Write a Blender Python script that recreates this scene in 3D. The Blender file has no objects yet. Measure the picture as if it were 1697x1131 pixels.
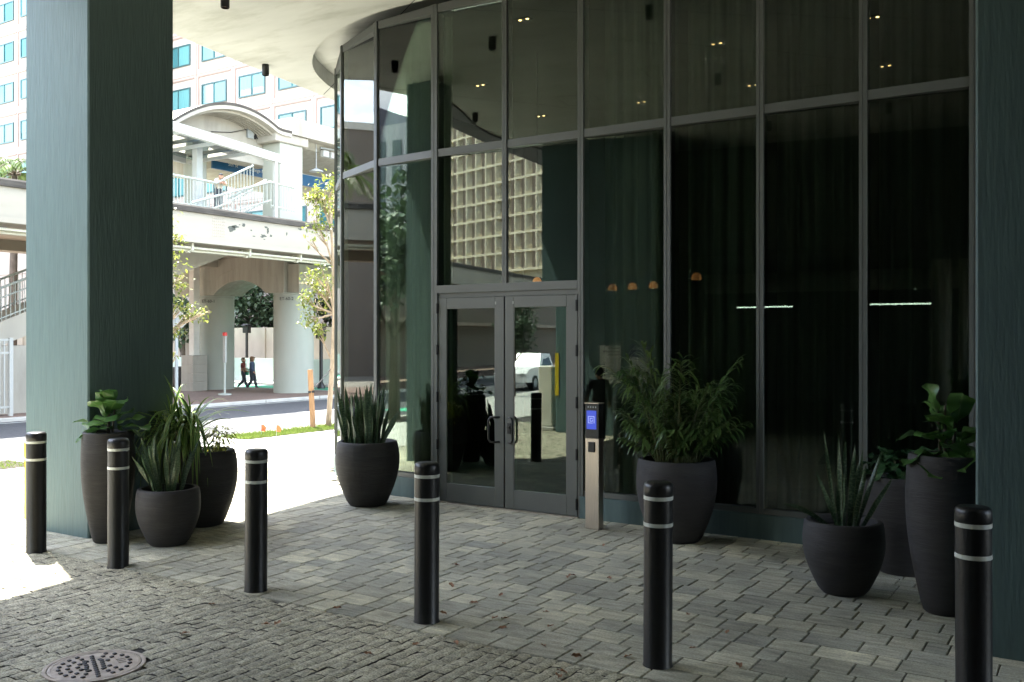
import bpy, bmesh, math, random
from mathutils import Vector, Matrix, noise as mnoise
R = math.radians
rnd = random.Random(11)
sc = bpy.context.scene
C = sc.collection
F, HZ, CAMZ = 1555.0, 563.0, 2.4
CX, CY = 8.52, -11.16
YAW = R(32.75); cY, sY = math.cos(YAW), math.sin(YAW)

# ---- real-world positions measured from the photograph (camera at (CX,CY,CAMZ)) ----
def ray(px):
    r = (px - 848.5) / F
    return r * cY - sY, r * sY + cY
def PD(px, D):
    a, b = ray(px); return CX + a * D, CY + b * D
def G(px, py, z=0.0, back=0.0):
    return PD(px, (CAMZ - z) * F / (py - HZ) + back)
def onX(px, py, x):
    a, b = ray(px); D = (x - CX) / a
    return CY + b * D, CAMZ + (HZ - py) / F * D
def onY(px, py, y):
    a, b = ray(px); D = (y - CY) / b
    return CX + a * D, CAMZ + (HZ - py) / F * D
TILT = R(5.2)
def mir(px, py, y=None, z=None, D=None):   # seen reflected in the glass: the real point on plane y, height z or at path length D
    a, b = ray(px); D0 = -CY / b; x0 = CX + a*D0
    nx, ny = math.sin(TILT), -math.cos(TILT); k = a*nx + b*ny
    rx, ry = a - 2*k*nx, b - 2*k*ny
    if y is not None: D = D0 + y/ry
    elif z is not None: D = (CAMZ - z) * F / (py - HZ)
    return x0 + rx*(D-D0), ry*(D-D0), CAMZ + (HZ-py)/F*D
def mirY(px, py, y):
    x, _, z = mir(px, py, y=y); return x, z

# ---------------------------------------------------------------- mesh builder
class MB:
    def __init__(s): s.v = []; s.f = []; s.uv = []; s.mi = []
    def add(s, vs, fs, uvs=None, mi=0):
        o = len(s.v); s.v.extend(vs)
        for k, f in enumerate(fs):
            s.f.append([o + i for i in f]); s.mi.append(mi)
            s.uv.append([uvs[i] for i in f] if uvs else None)
    def box(s, x0, x1, y0, y1, z0, z1, mi=0, uv=None):
        vs = [(x0,y0,z0),(x1,y0,z0),(x1,y1,z0),(x0,y1,z0),(x0,y0,z1),(x1,y0,z1),(x1,y1,z1),(x0,y1,z1)]
        s.add(vs, [(0,3,2,1),(4,5,6,7),(0,1,5,4),(1,2,6,5),(2,3,7,6),(3,0,4,7)], [uv]*8 if uv else None, mi)
    def bevbox(s, x0, x1, y0, y1, z0, z1, b=0.01, mi=0):
        # chamfered box
        import itertools
        vs = []; idx = {}
        cx, cy, cz = (x0+x1)/2, (y0+y1)/2, (z0+z1)/2
        hx, hy, hz = (x1-x0)/2, (y1-y0)/2, (z1-z0)/2
        for sx, sy, sz in itertools.product((-1,1),(-1,1),(-1,1)):
            for a in range(3):
                h = [hx-b, hy-b, hz-b]; h[a] += b
                idx[(sx,sy,sz,a)] = len(vs)
                vs.append((cx+sx*h[0], cy+sy*h[1], cz+sz*h[2]))
        fs = []
        def q(l): fs.append(l)
        for a in range(3):
            o = [i for i in range(3) if i != a]
            for sg in (-1,1):
                l = []
                for p, r in ((-1,-1),(1,-1),(1,1),(-1,1)):
                    k = [0,0,0]; k[a] = sg; k[o[0]] = p; k[o[1]] = r
                    l.append(idx[(k[0],k[1],k[2],a)])
                q(l)
        for a in range(3):
            o = [i for i in range(3) if i != a]
            for p in (-1,1):
                for r in (-1,1):
                    l = []
                    for (e, ax) in ((-1,o[0]),(1,o[0]),(1,o[1]),(-1,o[1])):
                        k = [0,0,0]; k[a] = e; k[o[0]] = p; k[o[1]] = r
                        l.append(idx[(k[0],k[1],k[2],ax)])
                    q(l)
        for k in itertools.product((-1,1),(-1,1),(-1,1)):
            q([idx[k+(0,)], idx[k+(1,)], idx[k+(2,)]])
        s.add(vs, fs, None, mi)
    def beam(s, p0, p1, w, h, mi=0):
        # straight bar of section w (sideways) x h (up)
        p0, p1 = Vector(p0), Vector(p1); d = (p1-p0).normalized()
        up = Vector((0,0,1)) if abs(d.z) < .95 else Vector((0,1,0))
        sd = d.cross(up).normalized(); u = sd.cross(d).normalized()
        vs = []
        for p in (p0, p1):
            for a, b in ((-1,-1),(1,-1),(1,1),(-1,1)):
                vs.append(tuple(p + sd*a*w/2 + u*b*h/2))
        s.add(vs, [(0,3,2,1),(4,5,6,7),(0,1,5,4),(1,2,6,5),(2,3,7,6),(3,0,4,7)], None, mi)
    def prism(s, poly, z0, z1, mi=0, caps=True):
        n = len(poly)
        vs = [(x,y,z0) for x,y in poly] + [(x,y,z1) for x,y in poly]
        fs = [(i,(i+1)%n,n+(i+1)%n,n+i) for i in range(n)]
        if caps: fs += [tuple(range(n-1,-1,-1)), tuple(range(n,2*n))]
        s.add(vs, fs, None, mi)
    def profX(s, prof, x0, x1, mi=0):           # (y,z) outline swept along x
        n = len(prof)
        vs = [(x0,y,z) for y,z in prof] + [(x1,y,z) for y,z in prof]
        s.add(vs, [(i,(i+1)%n,n+(i+1)%n,n+i) for i in range(n)] + [tuple(range(n-1,-1,-1)), tuple(range(n,2*n))], None, mi)
    def profY(s, prof, y0, y1, mi=0):           # (x,z) outline swept along y
        n = len(prof)
        vs = [(x,y0,z) for x,z in prof] + [(x,y1,z) for x,z in prof]
        s.add(vs, [(i,(i+1)%n,n+(i+1)%n,n+i) for i in range(n)] + [tuple(range(n-1,-1,-1)), tuple(range(n,2*n))], None, mi)
    def tube(s, pts, r, n=8, mi=0, closed=False):
        pts = [Vector(p) for p in pts]; m = len(pts)
        rr = r if isinstance(r, (list,tuple)) else [r]*m
        vs = []; prev = None
        for i, p in enumerate(pts):
            d = (pts[min(i+1,m-1)] - pts[max(i-1,0)]).normalized()
            if closed: d = (pts[(i+1)%m]-pts[i-1]).normalized()
            a = prev if prev else (Vector((0,0,1)) if abs(d.z) < .9 else Vector((1,0,0)))
            a = (a - d*a.dot(d)).normalized(); prev = a
            b = d.cross(a)
            for k in range(n):
                t = 2*math.pi*k/n
                vs.append(tuple(p + (a*math.cos(t)+b*math.sin(t))*rr[i]))
        fs = []
        for i in range(m if closed else m-1):
            j = (i+1) % m
            for k in range(n):
                fs.append((i*n+k, i*n+(k+1)%n, j*n+(k+1)%n, j*n+k))
        if not closed: fs += [tuple(range(n-1,-1,-1)), tuple(range((m-1)*n, m*n))]
        s.add(vs, fs, None, mi)
    def lathe(s, prof, n=32, c=(0,0,0), mi=0, wob=0):
        vs = []; m = len(prof)
        for r, z in prof:
            for k in range(n):
                t = 2*math.pi*k/n
                vs.append((c[0]+r*math.cos(t), c[1]+r*math.sin(t), c[2]+z))
        fs = []
        for i in range(m-1):
            for k in range(n):
                fs.append((i*n+k, i*n+(k+1)%n, (i+1)*n+(k+1)%n, (i+1)*n+k))
        fs += [tuple(range(n-1,-1,-1)), tuple(range((m-1)*n, m*n))]
        s.add(vs, fs, None, mi)
    def ball(s, c, rx, ry, rz, n=10, m=7, mi=0):
        prof = [(math.sin(math.pi*i/m), -math.cos(math.pi*i/m)) for i in range(m+1)]
        vs = []
        for r, z in prof:
            for k in range(n):
                t = 2*math.pi*k/n
                vs.append((c[0]+rx*max(r,.001)*math.cos(t), c[1]+ry*max(r,.001)*math.sin(t), c[2]+rz*z))
        fs = [(i*n+k, i*n+(k+1)%n, (i+1)*n+(k+1)%n, (i+1)*n+k) for i in range(m) for k in range(n)]
        s.add(vs, fs, None, mi)
    def leaf(s, base, d, up, L, W, shape, droop=.2, n=7, wave=0.0, fold=.12, tw=0.0, half=2, mi=0, rv=None):
        base, d, up = Vector(base), Vector(d).normalized(), Vector(up)
        sd = d.cross(up)
        if sd.length < 1e-3: sd = Vector((1,0,0))
        sd.normalize(); nm = sd.cross(d).normalized()
        ph = rnd.uniform(0,6.3); rv = rnd.random() if rv is None else rv
        us = [i/half for i in range(-half, half+1)]
        vs = []; uv = []
        for i in range(n+1):
            t = i/n
            p = base + d*L*(t - droop*t*t*.35) + Vector((0,0,-1))*droop*L*t*t
            w = W*shape(t); a = tw*t
            s2 = sd*math.cos(a) + nm*math.sin(a); n2 = nm*math.cos(a) - sd*math.sin(a)
            for u in us:
                off = s2*u*w + n2*(fold*abs(u)*w + wave*abs(u)*math.sin(ph + t*11 + (2 if u>0 else 0)))
                vs.append(tuple(p+off)); uv.append((u*.5+.5 + math.floor(rv*50), t))
        k = len(us); fs = []
        for i in range(n):
            for j in range(k-1):
                fs.append((i*k+j, i*k+j+1, (i+1)*k+j+1, (i+1)*k+j))
        s.add(vs, fs, uv, mi)
    def build(s, name, mats, parent=None, smooth=False, world=False, loc=None):
        me = bpy.data.meshes.new(name)
        vs = s.v
        if parent is not None and world:
            o = root(parent).location; vs = [(x-o.x,y-o.y,z-o.z) for x,y,z in vs]
        if loc is not None: vs = [(x-loc[0],y-loc[1],z-loc[2]) for x,y,z in vs]
        me.from_pydata(vs, [], s.f)
        mats = mats if isinstance(mats,(list,tuple)) else [mats]
        for m in mats: me.materials.append(m)
        if len(mats) > 1: me.polygons.foreach_set('material_index', s.mi)
        if any(u is not None for u in s.uv):
            l = me.uv_layers.new(name='UVMap'); flat = []
            for u, f in zip(s.uv, s.f):
                for q in (u if u else [(0,0)]*len(f)): flat.extend(q)
            l.data.foreach_set('uv', flat)
        bm = bmesh.new(); bm.from_mesh(me)
        bmesh.ops.recalc_face_normals(bm, faces=bm.faces); bm.to_mesh(me); bm.free()
        if smooth:
            me.polygons.foreach_set('use_smooth', [True]*len(me.polygons))
            if smooth != 'all':
                try: me.set_sharp_from_angle(angle=R(38))
                except Exception: pass
        me.update()
        ob = bpy.data.objects.new(name, me); C.objects.link(ob)
        if parent is not None: ob.parent = parent
        if loc is not None: ob.location = loc
        return ob

def root(o):
    while o.parent is not None: o = o.parent
    return o
def tag(o, label=None, cat=None, group=None, kind=None):
    if label: o['label'] = label
    if cat: o['category'] = cat
    if group: o['group'] = group
    if kind: o['kind'] = kind
    return o
def thing(name, label, cat, loc=(0,0,0), rz=0, group=None):
    o = bpy.data.objects.new(name, None); C.objects.link(o)
    o.location = loc; o.rotation_euler = (0,0,rz); o.empty_display_size = .2
    return tag(o, label, cat, group)
def dup(o, loc=None, rz=None, label=None, sc_=None):
    r = o.copy(); C.objects.link(r)
    if loc is not None: r.location = loc
    if rz is not None: r.rotation_euler = (0,0,rz)
    if sc_ is not None: r.scale = sc_
    if label: r['label'] = label
    for ch in list(o.children):
        c = ch.copy(); C.objects.link(c); c.parent = r
        for g in list(ch.children):
            d = g.copy(); C.objects.link(d); d.parent = c
    return r
def struct(o): o['kind'] = 'structure'; return o
def text_mesh(txt, size, depth=.004):
    cu = bpy.data.curves.new('letters', 'FONT'); cu.body = txt; cu.size = size; cu.extrude = depth
    cu.align_x = 'CENTER'; cu.align_y = 'CENTER'; cu.resolution_u = 3
    o = bpy.data.objects.new('letters', cu); C.objects.link(o)
    dg = bpy.context.evaluated_depsgraph_get()
    me = bpy.data.meshes.new_from_object(o.evaluated_get(dg))
    bpy.data.objects.remove(o); return me
def text(txt, size, loc, rot, m, parent, name='lettering', depth=.004):
    me = text_mesh(txt, size, depth); me.materials.clear(); me.materials.append(m)
    M = Matrix.Translation(Vector(loc) - root(parent).location) @ Matrix(rot).to_4x4()
    me.transform(M)
    o = bpy.data.objects.new(name, me); C.objects.link(o); o.parent = parent
    return o
ROT_MY = ((1,0,0),(0,0,-1),(0,1,0))      # text readable by someone looking towards +y
ROT_PY = ((-1,0,0),(0,0,1),(0,1,0))      # readable by someone looking towards -y
ROT_PX = ((0,0,1),(1,0,0),(0,1,0))       # readable by someone looking towards -x

# ---------------------------------------------------------------- materials
def nodes(name):
    m = bpy.data.materials.new(name); m.use_nodes = True
    nt = m.node_tree; return m, nt, nt.nodes['Principled BSDF'], nt.nodes.new, nt.links.new
def mat(name, col, rough=.6, var=.15, scale=4, bump=0, bscale=None, metal=0, stretch=(1,1,1), spec=.5,
        dark=None, dscale=1.2, damt=.5, detail=5, coat=0):
    m, nt, P, N, L = nodes(name)
    tc = N('ShaderNodeTexCoord'); mp = N('ShaderNodeMapping'); mp.inputs['Scale'].default_value = stretch
    L(tc.outputs['Object'], mp.inputs['Vector'])
    no = N('ShaderNodeTexNoise'); no.inputs['Scale'].default_value = scale; no.inputs['Detail'].default_value = detail
    L(mp.outputs[0], no.inputs['Vector'])
    rp = N('ShaderNodeValToRGB'); e = rp.color_ramp.elements
    e[0].position = .28; e[1].position = .72
    e[0].color = (*[c*(1-var) for c in col],1); e[1].color = (*[min(1,c*(1+var)) for c in col],1)
    L(no.outputs['Fac'], rp.inputs[0]); out = rp.outputs[0]
    if dark:
        n2 = N('ShaderNodeTexNoise'); n2.inputs['Scale'].default_value = dscale; n2.inputs['Detail'].default_value = 8
        n2.inputs['Roughness'].default_value = .65
        L(mp.outputs[0], n2.inputs['Vector'])
        r2 = N('ShaderNodeValToRGB'); r2.color_ramp.elements[0].position = .5; r2.color_ramp.elements[1].position = .72
        mlt = N('ShaderNodeMath'); mlt.operation = 'MULTIPLY'; mlt.inputs[1].default_value = damt
        L(n2.outputs['Fac'], r2.inputs[0]); L(r2.outputs[0], mlt.inputs[0])
        mx = N('ShaderNodeMix'); mx.data_type = 'RGBA'; mx.inputs[7].default_value = (*dark,1)
        L(mlt.outputs[0], mx.inputs[0]); L(out, mx.inputs[6]); out = mx.outputs[2]
    L(out, P.inputs['Base Color'])
    P.inputs['Roughness'].default_value = rough; P.inputs['Metallic'].default_value = metal
    P.inputs['Specular IOR Level'].default_value = spec
    if coat: P.inputs['Coat Weight'].default_value = coat
    if bump:
        bn = N('ShaderNodeTexNoise'); bn.inputs['Scale'].default_value = bscale or scale*4; bn.inputs['Detail'].default_value = 4
        L(mp.outputs[0], bn.inputs['Vector'])
        b = N('ShaderNodeBump'); b.inputs['Strength'].default_value = bump; b.inputs['Distance'].default_value = .02
        L(bn.outputs['Fac'], b.inputs['Height']); L(b.outputs[0], P.inputs['Normal'])
    return m
def emis(name, col, st):
    m, nt, P, N, L = nodes(name)
    P.inputs['Base Color'].default_value = (*col,1); P.inputs['Emission Color'].default_value = (*col,1)
    P.inputs['Emission Strength'].default_value = st; return m
def leafmat(name, c1, c2, edge=None, trans=.35, rough=.4, band=None, rib=None, spec=.5):
    m, nt, P, N, L = nodes(name)
    uv = N('ShaderNodeUVMap'); sp = N('ShaderNodeSeparateXYZ'); L(uv.outputs[0], sp.inputs[0])
    wn = N('ShaderNodeTexWhiteNoise'); wn.noise_dimensions = '1D'
    fl = N('ShaderNodeMath'); fl.operation = 'FLOOR'; L(sp.outputs[0], fl.inputs[0]); L(fl.outputs[0], wn.inputs['W'])
    mx = N('ShaderNodeMix'); mx.data_type = 'RGBA'; mx.inputs[6].default_value = (*c1,1); mx.inputs[7].default_value = (*c2,1)
    L(wn.outputs[0], mx.inputs[0]); out = mx.outputs[2]
    fr = N('ShaderNodeMath'); fr.operation = 'FRACT'; L(sp.outputs[0], fr.inputs[0])
    ce = N('ShaderNodeMath'); ce.operation = 'SUBTRACT'; ce.inputs[1].default_value = .5; L(fr.outputs[0], ce.inputs[0])
    ab = N('ShaderNodeMath'); ab.operation = 'ABSOLUTE'; L(ce.outputs[0], ab.inputs[0])
    def over(fac, col):
        nonlocal out
        x = N('ShaderNodeMix'); x.data_type = 'RGBA'; L(fac, x.inputs[0]); L(out, x.inputs[6]); x.inputs[7].default_value = (*col,1)
        out = x.outputs[2]
    if band:
        cv = N('ShaderNodeCombineXYZ'); L(sp.outputs[0], cv.inputs[0]); 
        ml = N('ShaderNodeMath'); ml.operation='MULTIPLY'; ml.inputs[1].default_value = 26; L(sp.outputs[1], ml.inputs[0]); L(ml.outputs[0], cv.inputs[1])
        bn = N('ShaderNodeTexNoise'); bn.inputs['Scale'].default_value = 1.6; bn.inputs['Detail'].default_value = 3; L(cv.outputs[0], bn.inputs['Vector'])
        r = N('ShaderNodeValToRGB'); r.color_ramp.elements[0].position = .48; r.color_ramp.elements[1].position = .6; L(bn.outputs['Fac'], r.inputs[0])
        over(r.outputs[0], band)
    if rib:
        r = N('ShaderNodeMapRange'); r.inputs[1].default_value = .0; r.inputs[2].default_value = .05; r.inputs[3].default_value = .7; r.inputs[4].default_value = 0
        L(ab.outputs[0], r.inputs[0]); over(r.outputs[0], rib)
    if edge:
        r = N('ShaderNodeMapRange'); r.inputs[1].default_value = edge[0]; r.inputs[2].default_value = edge[0]+.06; L(ab.outputs[0], r.inputs[0])
        over(r.outputs[0], edge[1])
    L(out, P.inputs['Base Color']); P.inputs['Roughness'].default_value = rough; P.inputs['Specular IOR Level'].default_value = spec
    tr = N('ShaderNodeBsdfTranslucent'); L(out, tr.inputs[0])
    ms = N('ShaderNodeMixShader'); ms.inputs[0].default_value = trans
    L(P.outputs[0], ms.inputs[1]); L(tr.outputs[0], ms.inputs[2])
    L(ms.outputs[0], nt.nodes['Material Output'].inputs[0])
    return m
def glassmat(name, tint, refl=1.5, wav=.0, base=.0):
    m, nt, P, N, L = nodes(name)
    nt.nodes.remove(P)
    fr = N('ShaderNodeFresnel'); fr.inputs[0].default_value = 1.5
    mu = N('ShaderNodeMath'); mu.operation = 'MULTIPLY_ADD'; mu.use_clamp = True; mu.inputs[1].default_value = refl; mu.inputs[2].default_value = base
    L(fr.outputs[0], mu.inputs[0])
    t = N('ShaderNodeBsdfTransparent'); t.inputs[0].default_value = (*tint,1)
    g = N('ShaderNodeBsdfGlossy'); g.inputs['Roughness'].default_value = 0.0; g.inputs[0].default_value = (.95,1,.955,1)
    if wav:
        tc = N('ShaderNodeTexCoord'); no = N('ShaderNodeTexNoise'); no.inputs['Scale'].default_value = .9; no.inputs['Detail'].default_value = 0
        L(tc.outputs['Object'], no.inputs['Vector'])
        b = N('ShaderNodeBump'); b.inputs['Strength'].default_value = wav; b.inputs['Distance'].default_value = .01
        L(no.outputs['Fac'], b.inputs['Height']); L(b.outputs[0], g.inputs['Normal'])
    x = N('ShaderNodeMixShader'); L(mu.outputs[0], x.inputs[0]); L(t.outputs[0], x.inputs[1]); L(g.outputs[0], x.inputs[2])
    L(x.outputs[0], nt.nodes['Material Output'].inputs[0]); return m
def pavermat(name, cols, streak, speck, bump, bsc):
    m, nt, P, N, L = nodes(name)
    uv = N('ShaderNodeUVMap'); wn = N('ShaderNodeTexWhiteNoise'); wn.noise_dimensions = '2D'; L(uv.outputs[0], wn.inputs['Vector'])
    rp = N('ShaderNodeValToRGB'); L(wn.outputs[0], rp.inputs[0])
    e = rp.color_ramp.elements; e[0].color = (*cols[0],1); e[1].color = (*cols[-1],1)
    for i in range(1, len(cols)-1):
        q = e.new(i/(len(cols)-1)); q.color = (*cols[i],1)
    tc = N('ShaderNodeTexCoord'); ad = N('ShaderNodeVectorMath'); ad.operation = 'MULTIPLY_ADD'
    L(wn.outputs[1], ad.inputs[0]); ad.inputs[1].default_value = (30,30,0); L(tc.outputs['Object'], ad.inputs[2])
    mp = N('ShaderNodeMapping'); mp.inputs['Scale'].default_value = streak; L(ad.outputs[0], mp.inputs[0])
    no = N('ShaderNodeTexNoise'); no.inputs['Scale'].default_value = 5; no.inputs['Detail'].default_value = 6; no.inputs['Roughness'].default_value = .6
    L(mp.outputs[0], no.inputs['Vector'])
    mr = N('ShaderNodeMapRange'); mr.inputs[1].default_value=.3; mr.inputs[2].default_value=.7; mr.inputs[3].default_value=.55; mr.inputs[4].default_value=1.5
    L(no.outputs['Fac'], mr.inputs[0])
    n2 = N('ShaderNodeTexNoise'); n2.inputs['Scale'].default_value = speck[0]; n2.inputs['Detail'].default_value = 3; L(tc.outputs['Object'], n2.inputs['Vector'])
    m2 = N('ShaderNodeMapRange'); m2.inputs[1].default_value=.35; m2.inputs[2].default_value=.65; m2.inputs[3].default_value=1-speck[1]; m2.inputs[4].default_value=1+speck[1]
    L(n2.outputs['Fac'], m2.inputs[0])
    n3 = N('ShaderNodeTexNoise'); n3.inputs['Scale'].default_value = .7; n3.inputs['Detail'].default_value = 5; L(tc.outputs['Object'], n3.inputs['Vector'])
    m3 = N('ShaderNodeMapRange'); m3.inputs[1].default_value=.3; m3.inputs[2].default_value=.7; m3.inputs[3].default_value=.74; m3.inputs[4].default_value=1.2
    L(n3.outputs['Fac'], m3.inputs[0])
    a = N('ShaderNodeMath'); a.operation='MULTIPLY'; L(mr.outputs[0],a.inputs[0]); L(m2.outputs[0],a.inputs[1])
    a2 = N('ShaderNodeMath'); a2.operation='MULTIPLY'; L(a.outputs[0],a2.inputs[0]); L(m3.outputs[0],a2.inputs[1])
    vm = N('ShaderNodeVectorMath'); vm.operation='SCALE'; L(rp.outputs[0], vm.inputs[0]); L(a2.outputs[0], vm.inputs['Scale'])
    L(vm.outputs[0], P.inputs['Base Color']); P.inputs['Roughness'].default_value = .8
    b = N('ShaderNodeBump'); b.inputs['Strength'].default_value = bump; b.inputs['Distance'].default_value = .012
    n4 = N('ShaderNodeTexNoise'); n4.inputs['Scale'].default_value = bsc; n4.inputs['Detail'].default_value = 5; L(tc.outputs['Object'], n4.inputs['Vector'])
    L(n4.outputs['Fac'], b.inputs['Height']); L(b.outputs[0], P.inputs['Normal'])
    return m

M = {}
M['teal'] = mat('teal_stucco', (.076,.122,.120), .6, .10, 3, bump=.36, bscale=7, stretch=(6,6,.6), dark=(.035,.06,.065), dscale=2.2, damt=.22)
M['teal_pier'] = mat('teal_stucco_pier', (.085,.145,.145), .65, .12, 3, bump=.5, bscale=8, stretch=(6,6,1))
M['alu'] = mat('grey_aluminium', (.098,.104,.096), .42, .06, 2, spec=.5)
M['black_metal'] = mat('black_metal', (.012,.012,.012), .4, .1, 8)
M['gasket'] = mat('black_gasket', (.006,.006,.006), .6, .1, 8)
M['steel'] = mat('brushed_steel', (.50,.44,.38), .34, .12, 6, metal=.9, stretch=(30,30,1))
M['glass'] = glassmat('tinted_glass', (.62,.685,.63), 1.35, .035)
M['doorglass'] = glassmat('door_glass', (.45,.58,.50), 1.7, .02)
M['boll'] = mat('bollard_plastic', (.009,.009,.0095), .38, .25, 3, bump=.12, bscale=40, dark=(.02,.02,.02), dscale=6, damt=.5)
M['tape'] = mat('pale_tape', (.62,.64,.58), .45, .15, 12)
M['pot'] = mat('dark_planter', (.025,.0225,.022), .75, .2, 5, bump=.3, bscale=10, stretch=(1.2,1.2,9), dark=(.05,.047,.044), dscale=1.1, damt=.6)
M['soil'] = mat('soil', (.022,.015,.010), .95, .6, 30, bump=1, bscale=40)
M['ceil'] = mat('canopy_plaster', (.47,.48,.435), .85, .09, 1.4, bump=.1, bscale=8, stretch=(.45,1.5,1), dark=(.27,.27,.215), dscale=1.1, damt=.7)
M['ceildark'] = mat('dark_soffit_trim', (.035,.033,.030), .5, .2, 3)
M['conc'] = mat('pale_concrete', (.43,.42,.38), .85, .12, 2.5, dark=(.36,.35,.31), dscale=.6, damt=.4, bump=.15, bscale=50)
M['conc2'] = mat('painted_concrete', (.36,.34,.285), .8, .08, 1.2, stretch=(1,1,.3), dark=(.20,.185,.15), dscale=.9, damt=.6, bump=.1, bscale=10)
M['bent'] = mat('grey_beige_concrete', (.345,.335,.275), .85, .12, 2, stretch=(2,2,.25), dark=(.20,.185,.15), dscale=.8, damt=.55, bump=.15, bscale=12)
M['pierp'] = mat('grey_green_column_paint', (.33,.35,.295), .8, .07, 1.5, stretch=(1,1,.4), dark=(.40,.36,.30), dscale=.8, damt=.4)
M['girder'] = mat('cream_girder_paint', (.33,.305,.245), .7, .06, 1, stretch=(1,.2,1), dark=(.24,.22,.17), dscale=.8, damt=.35)
M['stain'] = mat('stained_coping', (.055,.049,.04), .9, .45, 3, stretch=(1,.5,3), dark=(.13,.12,.10), dscale=2, damt=.5)
M['peel'] = mat('bare_peeled_patch', (.085,.092,.075), .9, .2, 8)
M['white'] = mat('white_paint', (.38,.39,.365), .5, .06, 3)
M['offwhite'] = mat('offwhite_paint', (.64,.62,.55), .6, .08, 3)
M['greenw'] = mat('pale_green_wall_paint', (.44,.48,.43), .8, .1, 1.5, stretch=(1,1,.3), dark=(.4,.42,.38), dscale=1.5, damt=.4)
M['tanwall'] = mat('tan_wall_paint', (.42,.36,.29), .8, .1, 1.5, stretch=(1,1,.4))
M['asphalt'] = mat('asphalt', (.060,.062,.066), .85, .25, 8, dark=(.10,.10,.10), dscale=.35, damt=.5, bump=.3, bscale=80)
M['brickwalk'] = mat('red_brick_walk', (.18,.125,.10), .85, .2, 6, dark=(.27,.2,.16), dscale=.5, damt=.5)
M['greenlane'] = mat('green_lane_paint', (.05,.34,.20), .7, .15, 2)
M['pink'] = mat('pale_pink_wall', (.40,.345,.305), .8, .03, .3)
M['pinktrim'] = mat('pink_recess', (.28,.205,.17), .8, .04, .5)
M['winglass'] = mat('teal_window_glass', (.022,.125,.14), .12, .3, .5, spec=.8)
M['curt'] = mat('pale_teal_blind', (.09,.25,.26), .3, .2, 6, stretch=(6,6,.2))
M['winframe'] = mat('dark_teal_frame', (.03,.09,.095), .4, .1, 3)
M['stair'] = mat('stair_rail_paint', (.30,.325,.29), .5, .06, 3)
M['bark'] = mat('pale_bark', (.36,.28,.19), .9, .3, 10, bump=.6, bscale=25, stretch=(1,1,.4))
M['barkd'] = mat('dark_bark', (.11,.09,.07), .9, .3, 10, bump=.6, bscale=25, stretch=(1,1,.4))
M['stake'] = mat('raw_timber', (.36,.20,.09), .8, .25, 14, stretch=(1,1,.12))
M['leafy'] = leafmat('street_tree_leaf', (.11,.15,.02), (.22,.24,.045), trans=.5, rough=.38)
M['leafd'] = leafmat('dark_tree_leaf', (.035,.065,.030), (.075,.11,.055), trans=.25, rough=.4)
M['fig'] = leafmat('fig_leaf', (.045,.12,.028), (.085,.18,.038), rib=(.16,.24,.08), trans=.28, rough=.33)
M['phil'] = leafmat('lobed_leaf', (.022,.07,.028), (.045,.11,.04), rib=(.10,.17,.07), trans=.25, rough=.36)
M['snake'] = leafmat('snake_plant_blade', (.022,.055,.025), (.04,.08,.035), band=(.10,.15,.085), edge=(.44,(.21,.24,.09)), trans=.08, rough=.38)
M['drac'] = leafmat('striped_strap_leaf', (.05,.14,.025), (.09,.20,.035), edge=(.30,(.38,.46,.13)), trans=.3, rough=.4)
M['yel'] = leafmat('yellow_green_leaf', (.20,.26,.035), (.40,.40,.06), trans=.4, rough=.4)
M['palm'] = leafmat('palm_leaflet', (.045,.105,.026), (.12,.18,.048), rib=(.10,.14,.05), trans=.25, rough=.33)
M['palmo'] = leafmat('street_palm_leaflet', (.07,.12,.03), (.13,.18,.045), trans=.35, rough=.38)
M['stem'] = mat('green_stem', (.10,.11,.04), .6, .3, 10)
M['grass'] = leafmat('grass_blade', (.12,.19,.03), (.22,.28,.06), trans=.35, rough=.6)
M['deadleaf'] = mat('dry_leaf', (.34,.18,.10), .8, .5, 20)
M['iron'] = mat('rusty_cast_iron', (.42,.35,.28), .6, .25, 12, bump=.2, bscale=60, metal=.1, dark=(.24,.19,.155), dscale=8, damt=.5)
M['ironstud'] = mat('dark_cast_iron', (.05,.045,.043), .5, .3, 20, metal=.2)
M['yellow'] = mat('yellow_guard', (.62,.46,.02), .5, .08, 3)
M['flag'] = mat('orange_flag', (.75,.12,.03), .7, .1, 4)
M['red'] = mat('red_paint', (.55,.04,.03), .5, .1, 4)
M['signblue'] = mat('blue_sign', (.006,.09,.20), .4, .06, 2)
M['screen'] = emis('blue_screen', (.035,.06,.42), .12)
M['screenlogo'] = emis('screen_logo', (.35,.4,.65), .1)
M['warm'] = emis('warm_lamp', (1,.62,.26), 1.3)
M['pend'] = emis('amber_shade', (.95,.36,.12), .11)
M['tube'] = emis('fluorescent_tube', (.80,1,.86), 1.1)
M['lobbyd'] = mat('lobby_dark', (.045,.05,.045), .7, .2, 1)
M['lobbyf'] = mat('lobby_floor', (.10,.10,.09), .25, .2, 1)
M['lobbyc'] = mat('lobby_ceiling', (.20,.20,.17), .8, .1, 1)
M['garage'] = mat('garage_dark', (.10,.115,.10), .85, .2, 1)
M['fascia'] = mat('dark_fascia', (.06,.075,.062), .8, .15, 1)
M['pipe'] = mat('pipe_paint', (.62,.62,.50), .6, .12, 2)
M['paper'] = mat('notice_paper', (.62,.64,.60), .7, .04, 3)
M['ink'] = mat('printed_ink', (.13,.14,.13), .7, .1, 8)
M['navy'] = mat('notice_navy', (.03,.04,.13), .6, .1, 3)
M['skin'] = mat('skin', (.36,.20,.13), .55, .1, 6)
M['maroon'] = mat('maroon_cloth', (.20,.045,.038), .85, .2, 8)
M['bluecl'] = mat('dark_blue_cloth', (.06,.085,.14), .85, .2, 8)
M['jean'] = mat('dark_trousers', (.04,.045,.055), .85, .2, 8)
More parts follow.
